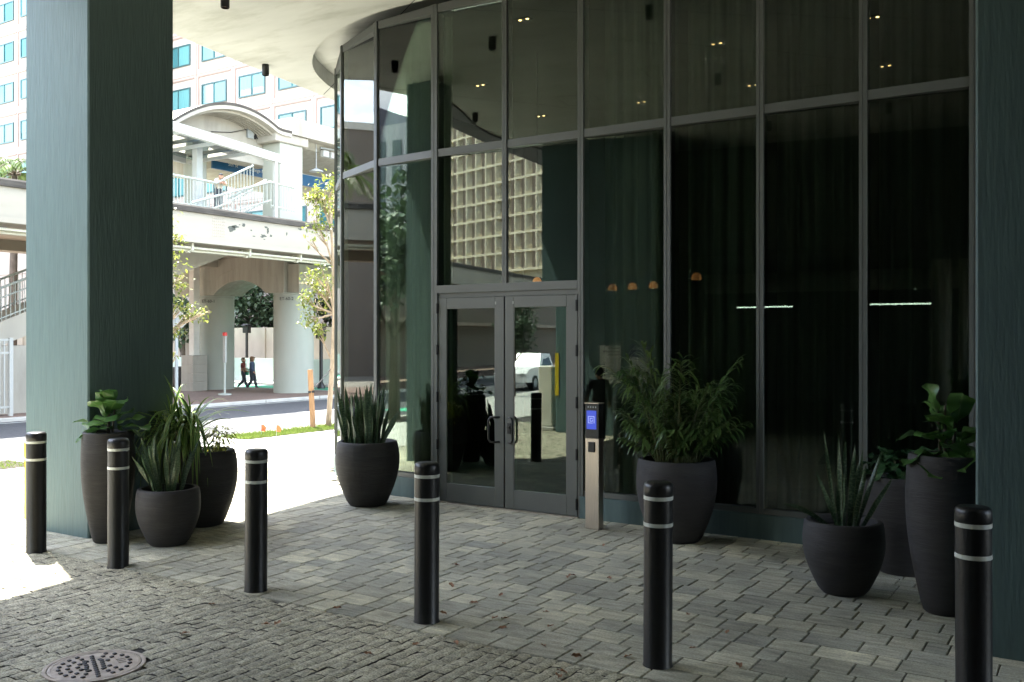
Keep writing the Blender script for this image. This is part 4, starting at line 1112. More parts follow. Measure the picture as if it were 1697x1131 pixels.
# stair flight
sf = thing('station_stair','long concrete stair with pale railings climbing beside the street to the station','stairs',(-22.3,5,0))
def zs(y): return 3.3+.42*(y-6.1)
b = MB(); b.profX([(-1.8,-.02),(-.4,-.02),(14.6,zs(14.6)-1.0),(14.6,zs(14.6)),(-1.8,zs(-1.8)+.03)],-23.3,-21.5); b.build('flight', M['conc2'], sf, world=True)
b = MB()
for x in (-21.55,-23.25):
    b.tube([(x,-1.6,zs(-1.6)+1.1),(x,14.6,zs(14.6)+1.1)],.04,8); b.tube([(x,-1.6,zs(-1.6)+.78),(x,14.6,zs(14.6)+.78)],.025,6); b.tube([(x,-1.6,zs(-1.6)+.12),(x,14.6,zs(14.6)+.12)],.025,6)
    y=-1.6
    while y<14.6: b.tube([(x,y,zs(y)),(x,y,zs(y)+1.1)],.03 if int(round((y+1.6)/.15))%10==0 else .014,6); y+=.15
b.build('railing', M['stair'], sf, world=True)
b = MB(); b.profX([(3.5,5.2),(9.8,7.9),(9.8,8.3),(3.5,5.6)],-23.0,-21.2); b.build('upper_flight', M['ebox'], sf, world=True)
b = MB(); b.bevbox(-23.2,-21.55,4.5,7.5,-.02,2.2,.02); b.build('support_wall', M['conc2'], sf, world=True)
# platform guards
gd = thing('platform_railing','pale steel guard rail with slanting stair rails along the station platform','railing',(-22,14,7.6))
def rail(b,pts,hh,step=.15,x=-22.0):
    for (y0,z0),(y1,z1) in zip(pts,pts[1:]):
        for dz,r_ in ((0,.045),(-hh+.1,.03)): b.tube([(x,y0,z0+dz),(x,y1,z1+dz)],r_,6)
        n=max(1,int(abs(y1-y0)/step))
        for k in range(n+1):
            q=k/n; yy=y0+(y1-y0)*q; zz=z0+(z1-z0)*q
            b.tube([(x,yy,zz-hh),(x,yy,zz)],.017,5)
b = MB(); rail(b,[(9.0,8.78),(14.2,8.72)],1.15); b.build('level_guard', M['stair'], gd, world=True)
b = MB(); rail(b,[(14.2,8.7),(16.15,9.72)],1.1); rail(b,[(12.9,7.75),(17.0,9.15)],.9,.2,-21.85); rail(b,[(15.0,8.2),(17.05,9.25)],1.0,.15,-22.2); b.build('stair_rail', M['stair'], gd, world=True)
b = MB(); rail(b,[(17.15,9.15),(18.5,9.1)],1.1,.15); b.build('end_guard', M['stair'], gd, world=True)

# white post on a block pedestal under the stair
x,y = PD(322,44.2)
t = thing('stair_post','white steel post on a pale concrete block pedestal beside the left round column','post',(x,y,0))
b = MB()
for k in range(4): b.bevbox(-.42,.42,-.42,.42,k*.415-(.02 if k==0 else 0),k*.415+.411,.012)
b.build('pedestal', M['conc2'], t)
b = MB(); b.bevbox(-.17,.17,-.17,.17,1.66,6.1,.012); b.build('post', M['offwhite'], t)
# bus stop pole
x,y = PD(372.5,40.7)
t = thing('bus_stop_pole','slim bus stop pole with a red tip and white panel on the brick pavement','bus stop',(x,y,0))
b = MB(); b.tube([(0,0,0),(0,0,2.6)],.045,10); b.lathe([(.01,-.01),(.28,-.01),(.28,.05),(.1,.08)],16); b.build('pole', M['greenw'], t, smooth=True)
b = MB(); b.bevbox(-.075,.075,-.05,.05,1.4,2.55,.01); b.build('panel', M['white'], t)
b = MB(); b.lathe([(.01,2.56),(.10,2.56),(.10,2.70),(.01,2.72)],14); b.build('tip', M['red'], t, smooth=True)
# diamond sign
x,y = PD(292.5,34.2)
t = thing('road_sign','pale diamond road sign on a thin post, half hidden behind the teal pillar','road sign',(x,y,0))
b = MB(); b.tube([(0,0,-.1),(0,0,3.5)],.06,8); b.build('post', M['ebox'], t)
d=Vector((cY,-sY*-1,0)); a=YAW; ux,uy=math.cos(a),math.sin(a)
b = MB(); s_=.45; vs=[]
for o_ in (-.10,-.085):
    for p,q in ((-s_,0),(0,-s_),(s_,0),(0,s_)): vs.append((ux*(p+.12)-uy*-o_, uy*(p+.12)+ux*o_, 3.1+q))
b.add(vs,[(0,1,2,3),(7,6,5,4),(0,4,5,1),(1,5,6,2),(2,6,7,3),(3,7,4,0)]); b.build('sign_plate', M['white'], t)
x,y = PD(300,46)
t = thing('trash_bin','dark trash bin on the pavement behind the block pedestal','bin',(x,y,0))
b = MB(); b.lathe([(.01,0),(.42,0),(.45,.05),(.45,.95),(.40,1.05),(.25,1.08),(.25,.98),(.01,.98)],16); b.build('body', M['black_metal'], t, smooth=True)
# pedestrian signals
for px,D,h_,lb in ((532,46,2.95,'dark pedestrian signal on a black pole at the street corner, right of the round columns'),(409,58,3.3,'dark traffic signal on a pole seen between the two round columns')):
    x,y = PD(px,D); t = thing('pedestrian_signal',lb,'signal',(x,y,0))
    b = MB(); b.tube([(0,0,0),(0,0,h_)],.09,10); b.lathe([(.01,0),(.2,0),(.2,.12),(.1,.3)],14); b.build('pole', M['black_metal'], t, smooth=True)
    b = MB(); b.bevbox(-.24,.24,-.15,.15,h_-.5,h_+.06,.03); b.bevbox(-.2,.2,-.3,-.152,h_-.08,h_,.02); b.build('signal_head', M['black_metal'], t)
# walls across the cross street
t = thing('barrier_wall','pale green white concrete barrier across the cross street','wall',(-35,27,0))
b = MB(); x=-70
while x<-8: b.profX([(26.8,-.17),(27.3,-.17),(27.2,.25),(27.13,1.3),(26.97,1.3),(26.9,.25)],x,x+3.9); x+=3.93
b.build('barrier_section', M['greenw'], t, world=True)
b = MB(); b.box(-75,-8,30,30.3,-.17,3.15); x=-74
while x<-8: b.box(x,x+.3,29.9,29.998,-.17,3.1); x+=3.4
tag(b.build('boundary_wall', M['tanwall']),'tan rendered boundary wall behind the pale barrier','wall')
b = MB(); b.box(-60,-8,25.5,29.9,-.165,-.03); struct(b.build('corner_pavement', M['conc']))

# fence, hedge at far left
x,y = PD(17.5,29.5)
t = thing('picket_fence','tall white steel fence panel at the far left edge','fence',(x,y,0))
b = MB(); b.bevbox(-.06,.06,-.06,.06,-.02,2.45,.008); b.build('post', M['white'], t)
b = MB(); b.bevbox(-.06,.06,-3.2,-3.08,-.02,2.45,.008); b.build('post', M['white'], t)
b = MB()
for zz in (.25,1.95,2.36): b.box(-.025,.025,-3.07,-.061,zz,zz+.06)
for k in range(20): b.box(-.018,.018,-.22-k*.145,-.185-k*.145,.1,2.42)
b.build('pickets', M['white'], t)
def shrub(name,label,cat,x,y,z,rx,ry,rz,n,L_,m,W_=.045,group=None):
    t = thing(name,label,cat,(x,y,z),0,group); lb=MB(); sb=MB()
    for k in range(9):
        a=rnd.uniform(0,6.3); sb.tube([(0,0,-.05),(rx*.5*math.cos(a),ry*.5*math.sin(a),rz*rnd.uniform(.7,1.3))],[.02,.006],5)
    for i in range(n):
        v=Vector((rnd.gauss(0,1),rnd.gauss(0,1),rnd.gauss(0,1))).normalized()*rnd.random()**.4
        d=(v.x+rnd.uniform(-.5,.5),v.y+rnd.uniform(-.5,.5),v.z*.5+rnd.uniform(-.2,.7))
        lb.leaf((v.x*rx,v.y*ry,rz+v.z*rz),d,(0,0,1),L_*rnd.uniform(.7,1.2),W_,lance,.3,3,0,.1,0,1)
    sb.build('stem', M['barkd'], t); lb.build('foliage', M[m], t); return t
x,y = PD(33,32)
shrub('shrub','leafy yellow green shrub behind the white fence at the far left','shrub',x,y,0,.9,1.4,.72,500,.2,'leafy',.05)
x,y = PD(5,31)
shrub('shrub','leafy shrub seen through the white fence pickets at the far left edge','shrub',x,y,0,.8,1.2,.62,350,.2,'leafy',.05)

# ================================================================ pale pink office block
pk = thing('office_block','pale pink office block with rows of teal windows behind the station','building',(-45,48,0))
b = MB(); b.box(-58,-2,38.3,60,-.2,52); b.build('wall', M['pink'], pk, world=True)
b = MB(); b.box(-96,-58.01,33.6,60,-.2,52); b.build('wall', M['pink'], pk, world=True)
def window(x,z,yf,wd=2.7,hh=1.5):
    b=MB(); ow,oh=wd/2+.42,0
    # recessed pink surround: reveal frame around the opening
    x0,x1,z0,z1=x-wd/2,x+wd/2,z-hh/2,z+hh/2
    for a in ((x0-.10,x1+.10,z1,z1+.10),(x0-.10,x1+.10,z0-.10,z0),(x0-.10,x0,z0,z1),(x1,x1+.10,z0,z1),(x-.04,x+.04,z0,z1)):
        b.box(a[0],a[1],yf-.10,yf-.002,a[2],a[3])
    f=b.build('window', M['winframe'], pk, world=True)
    b=MB(); b.box(x0,x1,yf-.04,yf-.003,z0,z1); b.build('pane', M['winglass'], f, world=True)
    b=MB(); q=rnd.random()
    k0 = x0+.05 if q<.6 else x+.06
    k1 = (x1-.05 if q<.35 else x-.06) if q<.6 else x1-.05
    b.box(k0,k1,yf-.048,yf-.0405,z0+(.02 if rnd.random()<.7 else .5),z1-.02); b.build('blind', M['curt'], f, world=True)
    b=MB(); b.box(x0-.55,x1+.55,yf-.06,yf-.0025,z1+.72,z1+.84); b.box(x0-.55,x0-.45,yf-.06,yf-.0025,z0-.6,z1+.718); b.build('wall_recess', M['pinktrim'], pk, world=True)
xw,zw = onY(418,141,38.3)
for c_ in range(-2,6):
    for r_ in range(-3,4): window(xw+c_*4.3,zw+r_*3.5,38.3)
xa,za = onY(8,156,33.6)
for c_ in range(-1,3):
    for r_ in range(-3,3): window(xa+c_*4.0,za+r_*3.5,33.6)
b = MB()
for r_ in range(-4,5):
    b.box(-57.9,-2,38.27,38.298,zw+r_*3.5-1.75,zw+r_*3.5-1.72); b.box(-96,-58.02,33.57,33.598,za+r_*3.5-1.75,za+r_*3.5-1.72)
for c_ in range(-3,8): b.box(xw+c_*4.3-2.15,xw+c_*4.3-2.12,38.268,38.297,2,52)
b.build('panel_joint', M['pinktrim'], pk, world=True)

# ================================================================ trees
def tree(name,label,base,trunk,blobs,n,L_,W_,m,bark,cat='tree',group=None,r0=.09):
    t = thing(name,label,cat,(base[0],base[1],base[2]),0,group); sb=MB(); lb=MB()
    tp=[Vector(p)-Vector(base) for p in trunk]
    sb.tube(tp,[r0*(1-.75*i/(len(tp)-1)) for i in range(len(tp))],9)
    bl=[(Vector(c)-Vector(base),r) for c,r in blobs]
    tot=sum(r**2 for c,r in bl)
    for c,r in bl:
        # limb from the trunk to the clump
        k=min(range(len(tp)),key=lambda i:(tp[i]-(c+Vector((0,0,-r*1.3)))).length); s0=tp[k]; mid=s0.lerp(c,.55)+Vector((rnd.uniform(-.1,.1),rnd.uniform(-.1,.1),-.12*r))
        sb.tube([s0,mid,c],[r0*.4,r0*.26,r0*.1],6)
        for q in range(6):
            e=c+Vector((rnd.gauss(0,1),rnd.gauss(0,1),rnd.gauss(0,1))).normalized()*r*.9; sb.tube([mid,c.lerp(e,.5),e],[r0*.16,r0*.1,r0*.05],4)
        for i in range(int(n*r*r/tot)):
            v=Vector((rnd.gauss(0,1),rnd.gauss(0,1),rnd.gauss(0,.85))).normalized()*(rnd.random()**.5)*r*rnd.uniform(.75,1.2)
            if mnoise.noise((c+v)*(1.6/max(.5,r)))< -.12: continue
            d=(rnd.uniform(-1,1),rnd.uniform(-1,1),rnd.uniform(-.9,.5))
            lb.leaf(c+v,d,(rnd.uniform(-.4,.4),rnd.uniform(-.4,.4),1),L_*rnd.uniform(.6,1.25),W_*rnd.uniform(.7,1.2),lance,.2,3,0,.15,0,1)
    sb.build('trunk', M[bark], t, smooth='all'); lb.build('crown', M[m], t); return t
def pt(px,py,D):
    x,y=PD(px,D); return (x,y,CAMZ+(HZ-py)/F*D)
D=25.7
gx,gy=PD(544,D)
tree('street_tree','slender young street tree with sparse sunlit leaves in the grass strip by the curved glass',(gx,gy,-.02),
    [(gx,gy,-.05),pt(545,690,D),pt(551,600,D),pt(554,520,D),pt(552,440,D),pt(549,380,D),pt(545,330,D)],
    [(pt(535,330,D),.55),(pt(550,302,25.2),.4),(pt(519,328,D),.36),(pt(541,355,26.2),.5),(pt(529,378,25.4),.42),(pt(514,400,D),.2),(pt(534,455,25.5),.42),(pt(517,470,D),.42),(pt(540,480,26.1),.45),(pt(505,495,25.6),.28),(pt(520,505,D),.42),(pt(512,530,25.5),.28),(pt(528,545,D),.3),(pt(556,330,26.5),.5),(pt(566,460,26.4),.5),(pt(575,400,26.6),.5)],
    2700,.13,.03,'leafy','bark',r0=.085)
D=23
gx2,gy2=PD(258,D)
tree('street_tree','sunlit street tree whose leafy branches show just right of the left teal pillar',(gx2,gy2,-.02),
    [(gx2,gy2,-.05),pt(262,640,D),pt(262,560,D),pt(260,480,D),pt(264,420,D)],
    [(pt(292,392,D),.27),(pt(293,470,D),.30),(pt(301,510,D),.36),(pt(322,520,23.2),.36),(pt(336,519,D),.2),(pt(294,548,D),.2),(pt(288,590,D),.16),(pt(270,450,23.5),.7),(pt(240,410,23.2),.8),(pt(220,480,D),.7),(pt(262,380,23.4),.6)],
    2200,.13,.03,'leafy','bark',r0=.085)
b0=tree('shade_tree','dense dark tree beyond the boundary wall, framed by the arch of the bent',PD(420,66)+(-.1,),
    [PD(420,66)+(-.1,),pt(421,560,66),pt(423,520,66)],
    [(pt(400,500,66),1.5),(pt(425,490,65),1.7),(pt(450,505,66),1.5),(pt(412,520,64.5),1.1),(pt(440,525,64.5),1.1),(pt(392,530,66),1.0),(pt(458,540,66),1.0),(pt(425,455,66),1.8)],
    5200,.36,.13,'leafd','barkd',r0=.3)
tree('shade_tree','dark tree beyond the wall between the white post and the diamond road sign',PD(300,62)+(-.1,),
    [PD(300,62)+(-.1,),pt(303,590,62),pt(305,540,62)],[(pt(300,510,62),1.6),(pt(312,525,61),1.1),(pt(290,540,62),1.3)],1600,.36,.13,'leafd','barkd',r0=.28)
tree('shade_tree','dark tree beyond the wall between the right round column and the curved glass',PD(545,64)+(-.1,),
    [PD(545,64)+(-.1,),pt(545,560,64),pt(548,530,64)],[(pt(540,510,64),1.4),(pt(560,500,64),1.8)],1300,.36,.13,'leafd','barkd',r0=.28)
# palm behind the guideway at left
def palm(label,x,y,ztop,n,L_):
    t=thing('palm_tree',label,'palm',(x,y,-.02)); sb=MB(); lb=MB(); z=ztop
    sb.tube([(0,0,-.1),(.05,0,z*.4),(.1,.05,z*.8),(.1,.05,z)],[.22,.17,.15,.12],10)
    for i in range(n):
        a=2*math.pi*i/n+rnd.uniform(-.2,.2); e=R(rnd.uniform(5,75)); d=Vector((math.cos(a)*math.cos(e),math.sin(a)*math.cos(e),math.sin(e))); pts=[]
        for k in range(11):
            q=k/10; pts.append(Vector((.1,.05,z))+d*L_*q+Vector((0,0,-1))*L_*.75*q*q)
        sb.tube(pts,[.035*(1-.08*k) for k in range(11)],4); side=d.cross(Vector((0,0,1))).normalized()
        for k in range(2,11):
            for sub in (0,.33,.66):
                if k==10 and sub: continue
                tn=(pts[k]-pts[k-1]).normalized(); pb=pts[k].lerp(pts[min(10,k+1)],sub)
                for sg in (-1,1): lb.leaf(pb,tn*.7+side*sg+Vector((0,0,.1)),(0,0,1),L_*.30*math.sin(math.pi*min(.95,.2+.07*k)),.035,lance,.6,3,0,.1,0,1)
    sb.build('trunk', M['barkd'], t, smooth='all'); lb.build('crown', M['palmo'], t); return t
x,y=PD(20,41); palm('pale sunlit palm top showing above the guideway at the far left',x,y,9.6,17,2.3)
palm('palm tree mirrored in the curved glass panes left of the doors',-30,-2.5,10.2,17,2.6)
# timber stake, flags, grass
x,y=PD(519,25.2); x1,y1,z1=pt(514,613,25.2)
t=thing('timber_stake','leaning raw timber stake bracing the young street tree','stake',(x,y,0))
b=MB(); b.beam((0,0,-.05),(x1-x,y1-y,z1),.10,.10); b.build('stake', M['stake'], t)
b=MB(); q=.62; b.beam(((x1-x)*q-.06,(y1-y)*q-.06,z1*q),((x1-x)*q+.06,(y1-y)*q+.06,z1*q+.02),.125,.06); b.build('strap_loop', M['cable'], t)
b=MB(); e=pt(551,608,25.7); b.tube([((x1-x)*q,(y1-y)*q,z1*q),(e[0]-x,e[1]-y,e[2])],.012,5); b.build('guy_strap', M['cable'], t)
for px,py,lb in ((433,716,'small orange utility flag at the left end of the grass strip'),(458,717,'larger orange red utility flag in the middle of the grass strip'),(559,714,'orange utility flag at the foot of the curved glass')):
    x,y=G(px,py+8); t=thing('utility_flag',lb,'flag',(x,y,0),0,'orange flags in the grass')
    b=MB(); b.tube([(0,0,-.02),(.01,0,.30)],.006,5); b.build('wire_stem', M['ebox'], t)
    b=MB(); s_=.09
    vs=[(-.02,0,.15),(.10,.02,.13),(.12,.05,.22),(.06,.03,.29),(.0,0,.30)]; b.add(vs+[(p[0],p[1]+.006,p[2]) for p in vs],[(0,1,2,3,4),(9,8,7,6,5)]+[(i,(i+1)%5,5+(i+1)%5,5+i) for i in range(5)]); b.build('flag', M['flag'], t)
b=MB(); b.box(-9.95,-8.95,4.3,22,-.03,.006); b.box(-9.95,-8.75,-14,-.9,-.03,.006); struct(b.build('grass_bed', M['soil']))
b=MB()
for i in range(15000):
    if rnd.random()<.86: x,y=rnd.uniform(-9.95,-8.95),4.3+rnd.random()**1.3*12
    else: x,y=rnd.uniform(-9.95,-8.75),rnd.uniform(-8,-.9)
    a=rnd.uniform(0,6.3); L_=rnd.uniform(.06,.16); b.leaf((x,y,.004),(math.cos(a)*.5,math.sin(a)*.5,1),(math.cos(a+1.5),math.sin(a+1.5),0),L_,.009,strap,.3,2,0,0,0,1)
o=b.build('grass', M['grass']); tag(o,'sunlit grass strip along the kerb by the young tree','grass',kind='stuff')

# ================================================================ people
FING=((-.028,.075),(-.010,.085),(.010,.082),(.027,.068))
def person(label,loc,rz,H,J,clothes,hair,hatlike=False):
    t=thing('person',label,'person',loc,rz)
    k=H/1.68
    V=[];E=[];RR=[];LB=[]
    def v(p,r,l): V.append(Vector(p)*k); RR.append((r if isinstance(r,tuple) else (r,r))); LB.append(l); return len(V)-1
    def e(a,c): E.append((a,c))
    pel=v(J['pel'],(.125,.10),'hip'); spi=v(J['spi'],(.118,.095),'top'); che=v(J['che'],(.145,.105),'top'); nek=v(J['nek'],.05,'skin')
    e(pel,spi);e(spi,che);e(che,nek)
    h=Vector(J['head'])
    hl=v(h+Vector((0,-.005,-.05)),(.062,.07),'skin'); hm=v(h+Vector((0,0,.03)),(.074,.088),'skin'); hh=v(h+Vector((0,-.01,.095)),(.055,.066),'skin'); e(nek,hl);e(hl,hm);e(hm,hh)
    for s in 'LR':
        sh=v(J['sh'+s],.062,'top'); el=v(J['el'+s],.043,J.get('sleeve','skin')); wr=v(J['wr'+s],.029,'skin'); e(che,sh);e(sh,el);e(el,wr)
        wv=Vector(J['wr'+s]); dd=(wv-Vector(J['el'+s])).normalized(); pm=v(wv+dd*.055,(.036,.02),'skin'); e(wr,pm)
        sd=dd.cross(Vector((0,1,.2))).normalized(); nn=sd.cross(dd)
        for (o_,l_) in FING:
            a1=v(wv+dd*.10+sd*o_,.0095,'skin'); a2=v(wv+dd*(.10+l_*.5)+sd*o_*1.1+nn*.008,.0088,'skin'); a3=v(wv+dd*(.10+l_*.9)+sd*o_*1.1+nn*.028,.0075,'skin'); e(pm,a1);e(a1,a2);e(a2,a3)
        sg=1 if s=='L' else -1
        b1=v(wv+dd*.045+sd*.035*sg+nn*.012,.011,'skin'); b2=v(wv+dd*.085+sd*.05*sg+nn*.03,.009,'skin'); e(pm,b1);e(b1,b2)
        hp=v(J['hp'+s],.095,'leg'); kn=v(J['kn'+s],.062,'leg'); an=v(J['an'+s],.047,'leg'); to=v(J['to'+s],(.042,.03),'shoe'); e(pel,hp);e(hp,kn);e(kn,an);e(an,to)
    me=bpy.data.meshes.new('body_skin'); me.from_pydata(V,E,[]); o=bpy.data.objects.new('body',me); C.objects.link(o)
    m=o.modifiers.new('s','SKIN'); m.use_smooth_shade=True; m.branch_smoothing=.4
    su=o.modifiers.new('u','SUBSURF'); su.levels=2; su.render_levels=2
    sv=me.skin_vertices[0].data
    for i,r in enumerate(RR): sv[i].radius=(r[0]*k*(1.42 if r[0]>.012 else 1.15),r[1]*k*(1.42 if r[0]>.012 else 1.15)); sv[i].use_root=(i==0)
    dg=bpy.context.evaluated_depsgraph_get(); m2=bpy.data.meshes.new_from_object(o.evaluated_get(dg)); bpy.data.objects.remove(o)
    names=['skin','top','leg','shoe']; mats=[M['skin'],M[clothes[0]],M[clothes[1]],M['shoe']]
    m2.materials.clear()
    for q in mats: m2.materials.append(q)
    segs=[(V[a],V[c],LB[a],LB[c]) for a,c in E]
    for p in m2.polygons:
        best=9;lab='top'
        for a,c,la,lc in segs:
            d=c-a; u=max(0,min(1,(p.center-a).dot(d)/max(1e-9,d.length_squared))); ds=(p.center-(a+d*u)).length
            if ds<best:
                best=ds
                if {la,lc}=={'top','skin'} and la=='top': lab = 'top' if u<(.88 if lc=='skin' and abs((c-a).z)>.12 and u>0 else .45) else 'skin'
                else: lab = la if u<.5 else lc
                if la=='hip' or lc=='hip': lab='leg' if p.center.z<J['pel'][2]*k+.04 else 'top'
                if lc=='shoe' : lab='leg' if u<.18 else 'shoe'
        p.material_index=names.index('leg' if lab=='hip' else lab); p.use_smooth=True
    # face features joined into the body mesh: nose, eyes, mouth, ears
    bm=bmesh.new(); bm.from_mesh(m2)
    f=MB(); hk=h*k
    f.ball((hk.x,hk.y+.092*k,hk.z+.005*k),.012*k,.016*k,.022*k,8,6)
    for s in (-1,1): f.ball((hk.x+s*.074*k,hk.y,hk.z+.01*k),.012*k,.018*k,.03*k,8,6)
    for s in (-1,1): f.ball((hk.x+s*.03*k,hk.y+.078*k,hk.z+.028*k),.013*k,.009*k,.008*k,8,6,3)
    f.ball((hk.x,hk.y+.080*k,hk.z-.045*k),.026*k,.010*k,.007*k,8,6,1)
    o_=len(bm.verts); vv=[bm.verts.new(p) for p in f.v]
    for fc,mi in zip(f.f,f.mi):
        try: q=bm.faces.new([vv[i] for i in fc]); q.material_index=mi; q.smooth=True
        except Exception: pass
    bm.to_mesh(m2); bm.free()
    body=bpy.data.objects.new('body',m2); C.objects.link(body); body.parent=t
    hb=MB(); c=h*k
    mode,hm_=hair
    if mode=='cap':
        hb.ball((c.x,c.y-.012*k,c.z+.06*k),.088*k,.104*k,.085*k,14,8); hb.box(c.x-.06*k,c.x+.06*k,c.y+.07*k,c.y+.15*k,c.z+.052*k,c.z+.062*k); hb.build('cap', M[hm_], t, smooth=True)
    else:
        n=70 if mode=='curly' else 40
        for i in range(n):
            a=rnd.uniform(0,6.28); z=rnd.uniform(-.12 if mode!='short' else -.02,.12); r=.085 if mode!='short' else .075
            q=Vector((math.cos(a)*r,math.sin(a)*r*1.1-.02,z))
            if q.y>.045 and z<.055: continue
            s_=rnd.uniform(.028,.04); hb.ball((c.x+q.x*k*(1 if z<.07 else .65),c.y+q.y*k*(1 if z<.07 else .7),c.z+q.z*k),s_*k,s_*k,s_*k*1.2,7,5)
        hb.ball((c.x,c.y-.02*k,c.z+.05*k),.084*k,.098*k,.085*k,12,8); hb.build('hair', M[hm_], t, smooth='all')
    return t
def pose(fl=.0,fr=.0,**kw):
    J=dict(pel=(0,0,.93),spi=(0,0,1.10),che=(0,.005,1.28),nek=(0,.0,1.43),head=(0,.02,1.545),shL=(-.17,0,1.36),shR=(.17,0,1.36),elL=(-.215,-.03,1.10),elR=(.215,-.03,1.10),
        wrL=(-.22,.05,.87),wrR=(.22,.05,.87),hpL=(-.085,0,.88),hpR=(.085,0,.88),knL=(-.095,.02+fl*.42,.49),knR=(.095,.02+fr*.42,.49),anL=(-.10,fl,.085),anR=(.10,fr,.085),toL=(-.105,fl+.16,.032),toR=(.105,fr+.16,.032))
    J.update(kw); return J
x,y=G(403,641.5); 
person('person in a maroon shirt and dark trousers walking, holding a green bag to the chest',(x,y,-.118),R(-62),1.60,pose(-.30,.26,knL=(-.095,.0,.48),anL=(-.10,-.34,.13),toL=(-.105,-.22,.04),elL=(-.22,-.06,1.12),wrL=(-.12,.17,1.06),elR=(.22,.0,1.10),wrR=(.10,.20,.98)),('maroon','jean'),('short','hairb'))
gb=thing('tote_bag','small green bag carried by the person in the maroon shirt','bag',(x+.17,y+.12,.72))
b=MB(); b.bevbox(-.10,.10,-.05,.05,-.12,.12,.03); b.build('bag_body', M['greenlane'], gb); b=MB(); b.tube([(-.07,0,.12),(-.04,0,.25),(.04,0,.25),(.07,0,.12)],.012,6); b.build('strap', M['greenlane'], gb)
x,y=G(418,642.5)
person('person with fair curly hair in a dark blue shirt and dark trousers, walking',(x,y,-.118),R(-62),1.68,pose(.20,-.20,knR=(.095,.02,.48),anR=(.10,-.24,.11),toR=(.105,-.10,.04),elL=(-.22,-.10,1.10),wrL=(-.21,-.02,.86),elR=(.21,.03,1.1),wrR=(.20,.16,.90),sleeve='top'),('bluecl','jean'),('curly','hairc'))
x,y=PD(362,38.4)
person('person in a dark cap and tan shirt leaning on the station platform railing',(x,y,7.6),R(-110),1.66,pose(0,-.04,spi=(0,.05,1.09),che=(0,.14,1.24),nek=(0,.22,1.36),head=(0,.30,1.44),shL=(-.17,.15,1.31),shR=(.17,.15,1.31),elL=(-.2,.33,1.16),elR=(.2,.33,1.16),wrL=(-.04,.46,1.15),wrR=(.06,.45,1.17),sleeve='top'),('tan','jean'),('cap','cap'))
x,y,_=mir(993,732,z=0)
person('standing person in a loose black top, mirrored in the glass beside the doors',(x,y,0),R(150),1.74,pose(.05,-.1,elL=(-.25,-.03,1.12),wrL=(-.26,.06,.90),elR=(.27,-.05,1.12),wrR=(.28,.08,.90),sleeve='top'),('blackcl','blackcl'),('short','cap'))

# ================================================================ vehicles
def car(label,loc,rz,m,pickup=False):
    t=thing('parked_car' if not pickup else 'pickup_truck',label,'car' if not pickup else 'truck',loc,rz)
    if pickup: prof=[(-2.75,.42),(-2.75,1.0),(-.75,1.06),(-.62,1.78),(.55,1.82),(1.15,1.16),(2.5,1.05),(2.75,.85),(2.75,.42)]
    else: prof=[(-2.2,.4),(-2.25,.95),(-2.05,1.1),(-1.75,1.62),(.2,1.66),(1.0,1.12),(2.1,.98),(2.3,.75),(2.3,.4)]
    b=MB(); n=len(prof); W_=.92
    vs=[]
    for sgn in (-1,1):
        for (x,z) in prof: vs.append((x,sgn*(W_ if z<1.15 else W_-.17*(z-1.15)/.6),z))
    b.add(vs,[(i,(i+1)%n,n+(i+1)%n,n+i) for i in range(n)]+[tuple(range(n-1,-1,-1)),tuple(range(n,2*n))]); body=b.build('body', M[m], t)
    b=MB()
    for sgn in (-1,1):
        x0,x1=(-.55,.85) if pickup else (-1.75,.75)
        b.add([(x0+.05,sgn*(W_-.0),1.18),(x1,sgn*(W_-.0),1.18),(x1-.5,sgn*(W_-.135),1.62),(x0+.15,sgn*(W_-.135),1.62)],[(0,1,2,3)])
    b.add([(1.02,-.78,1.22),(1.02,.78,1.22),(.6,.68,1.74),(.6,-.68,1.74)] if pickup else [(.92,-.78,1.2),(.92,.78,1.2),(.32,.68,1.6),(.32,-.68,1.6)],[(0,1,2,3)])
    b.build('window', M['carglass'], t)
    for xx in ((-1.75,1.75) if pickup else (-1.4,1.45)):
        for sgn in (-1,1):
            b=MB(); b.tube([(xx,sgn*.70,.37),(xx,sgn*.95,.37)],.37,20); wl=b.build('wheel', M['rubber'], t)
            b=MB(); b.tube([(xx,sgn*.951,.37),(xx,sgn*.962,.37)],.22,14); b.build('rim', M['ebox'], wl)
    for sgn in (-1,1):
        b=MB(); e=2.752 if pickup else 2.302; b.box(e-.02,e+.01,sgn*.7-.15,sgn*.7+.15,.72,.86) ; b.build('headlight', M['white'], t)
    return t
x,y=PD(28,46); car('silver car parked beyond the shrubs at the far left',(x,y,-.1),R(10),'carsilver')
car('white pickup truck mirrored in the right door leaf glass',(-12.2,-32.5,-.12),R(90),'carwhite',True)
t=thing('utility_cabinet','pale metal utility cabinet mirrored beside the yellow guard in the right door leaf','cabinet',(-2.62,-11.2,0))
b=MB(); b.bevbox(-.2,.2,-.2,.2,.1,1.7,.03); b.build('cabinet_body', M['offwhite'], t); b=MB(); b.bevbox(-.26,.26,-.26,.26,-.02,.099,.02); b.build('plinth', M['conc'], t)

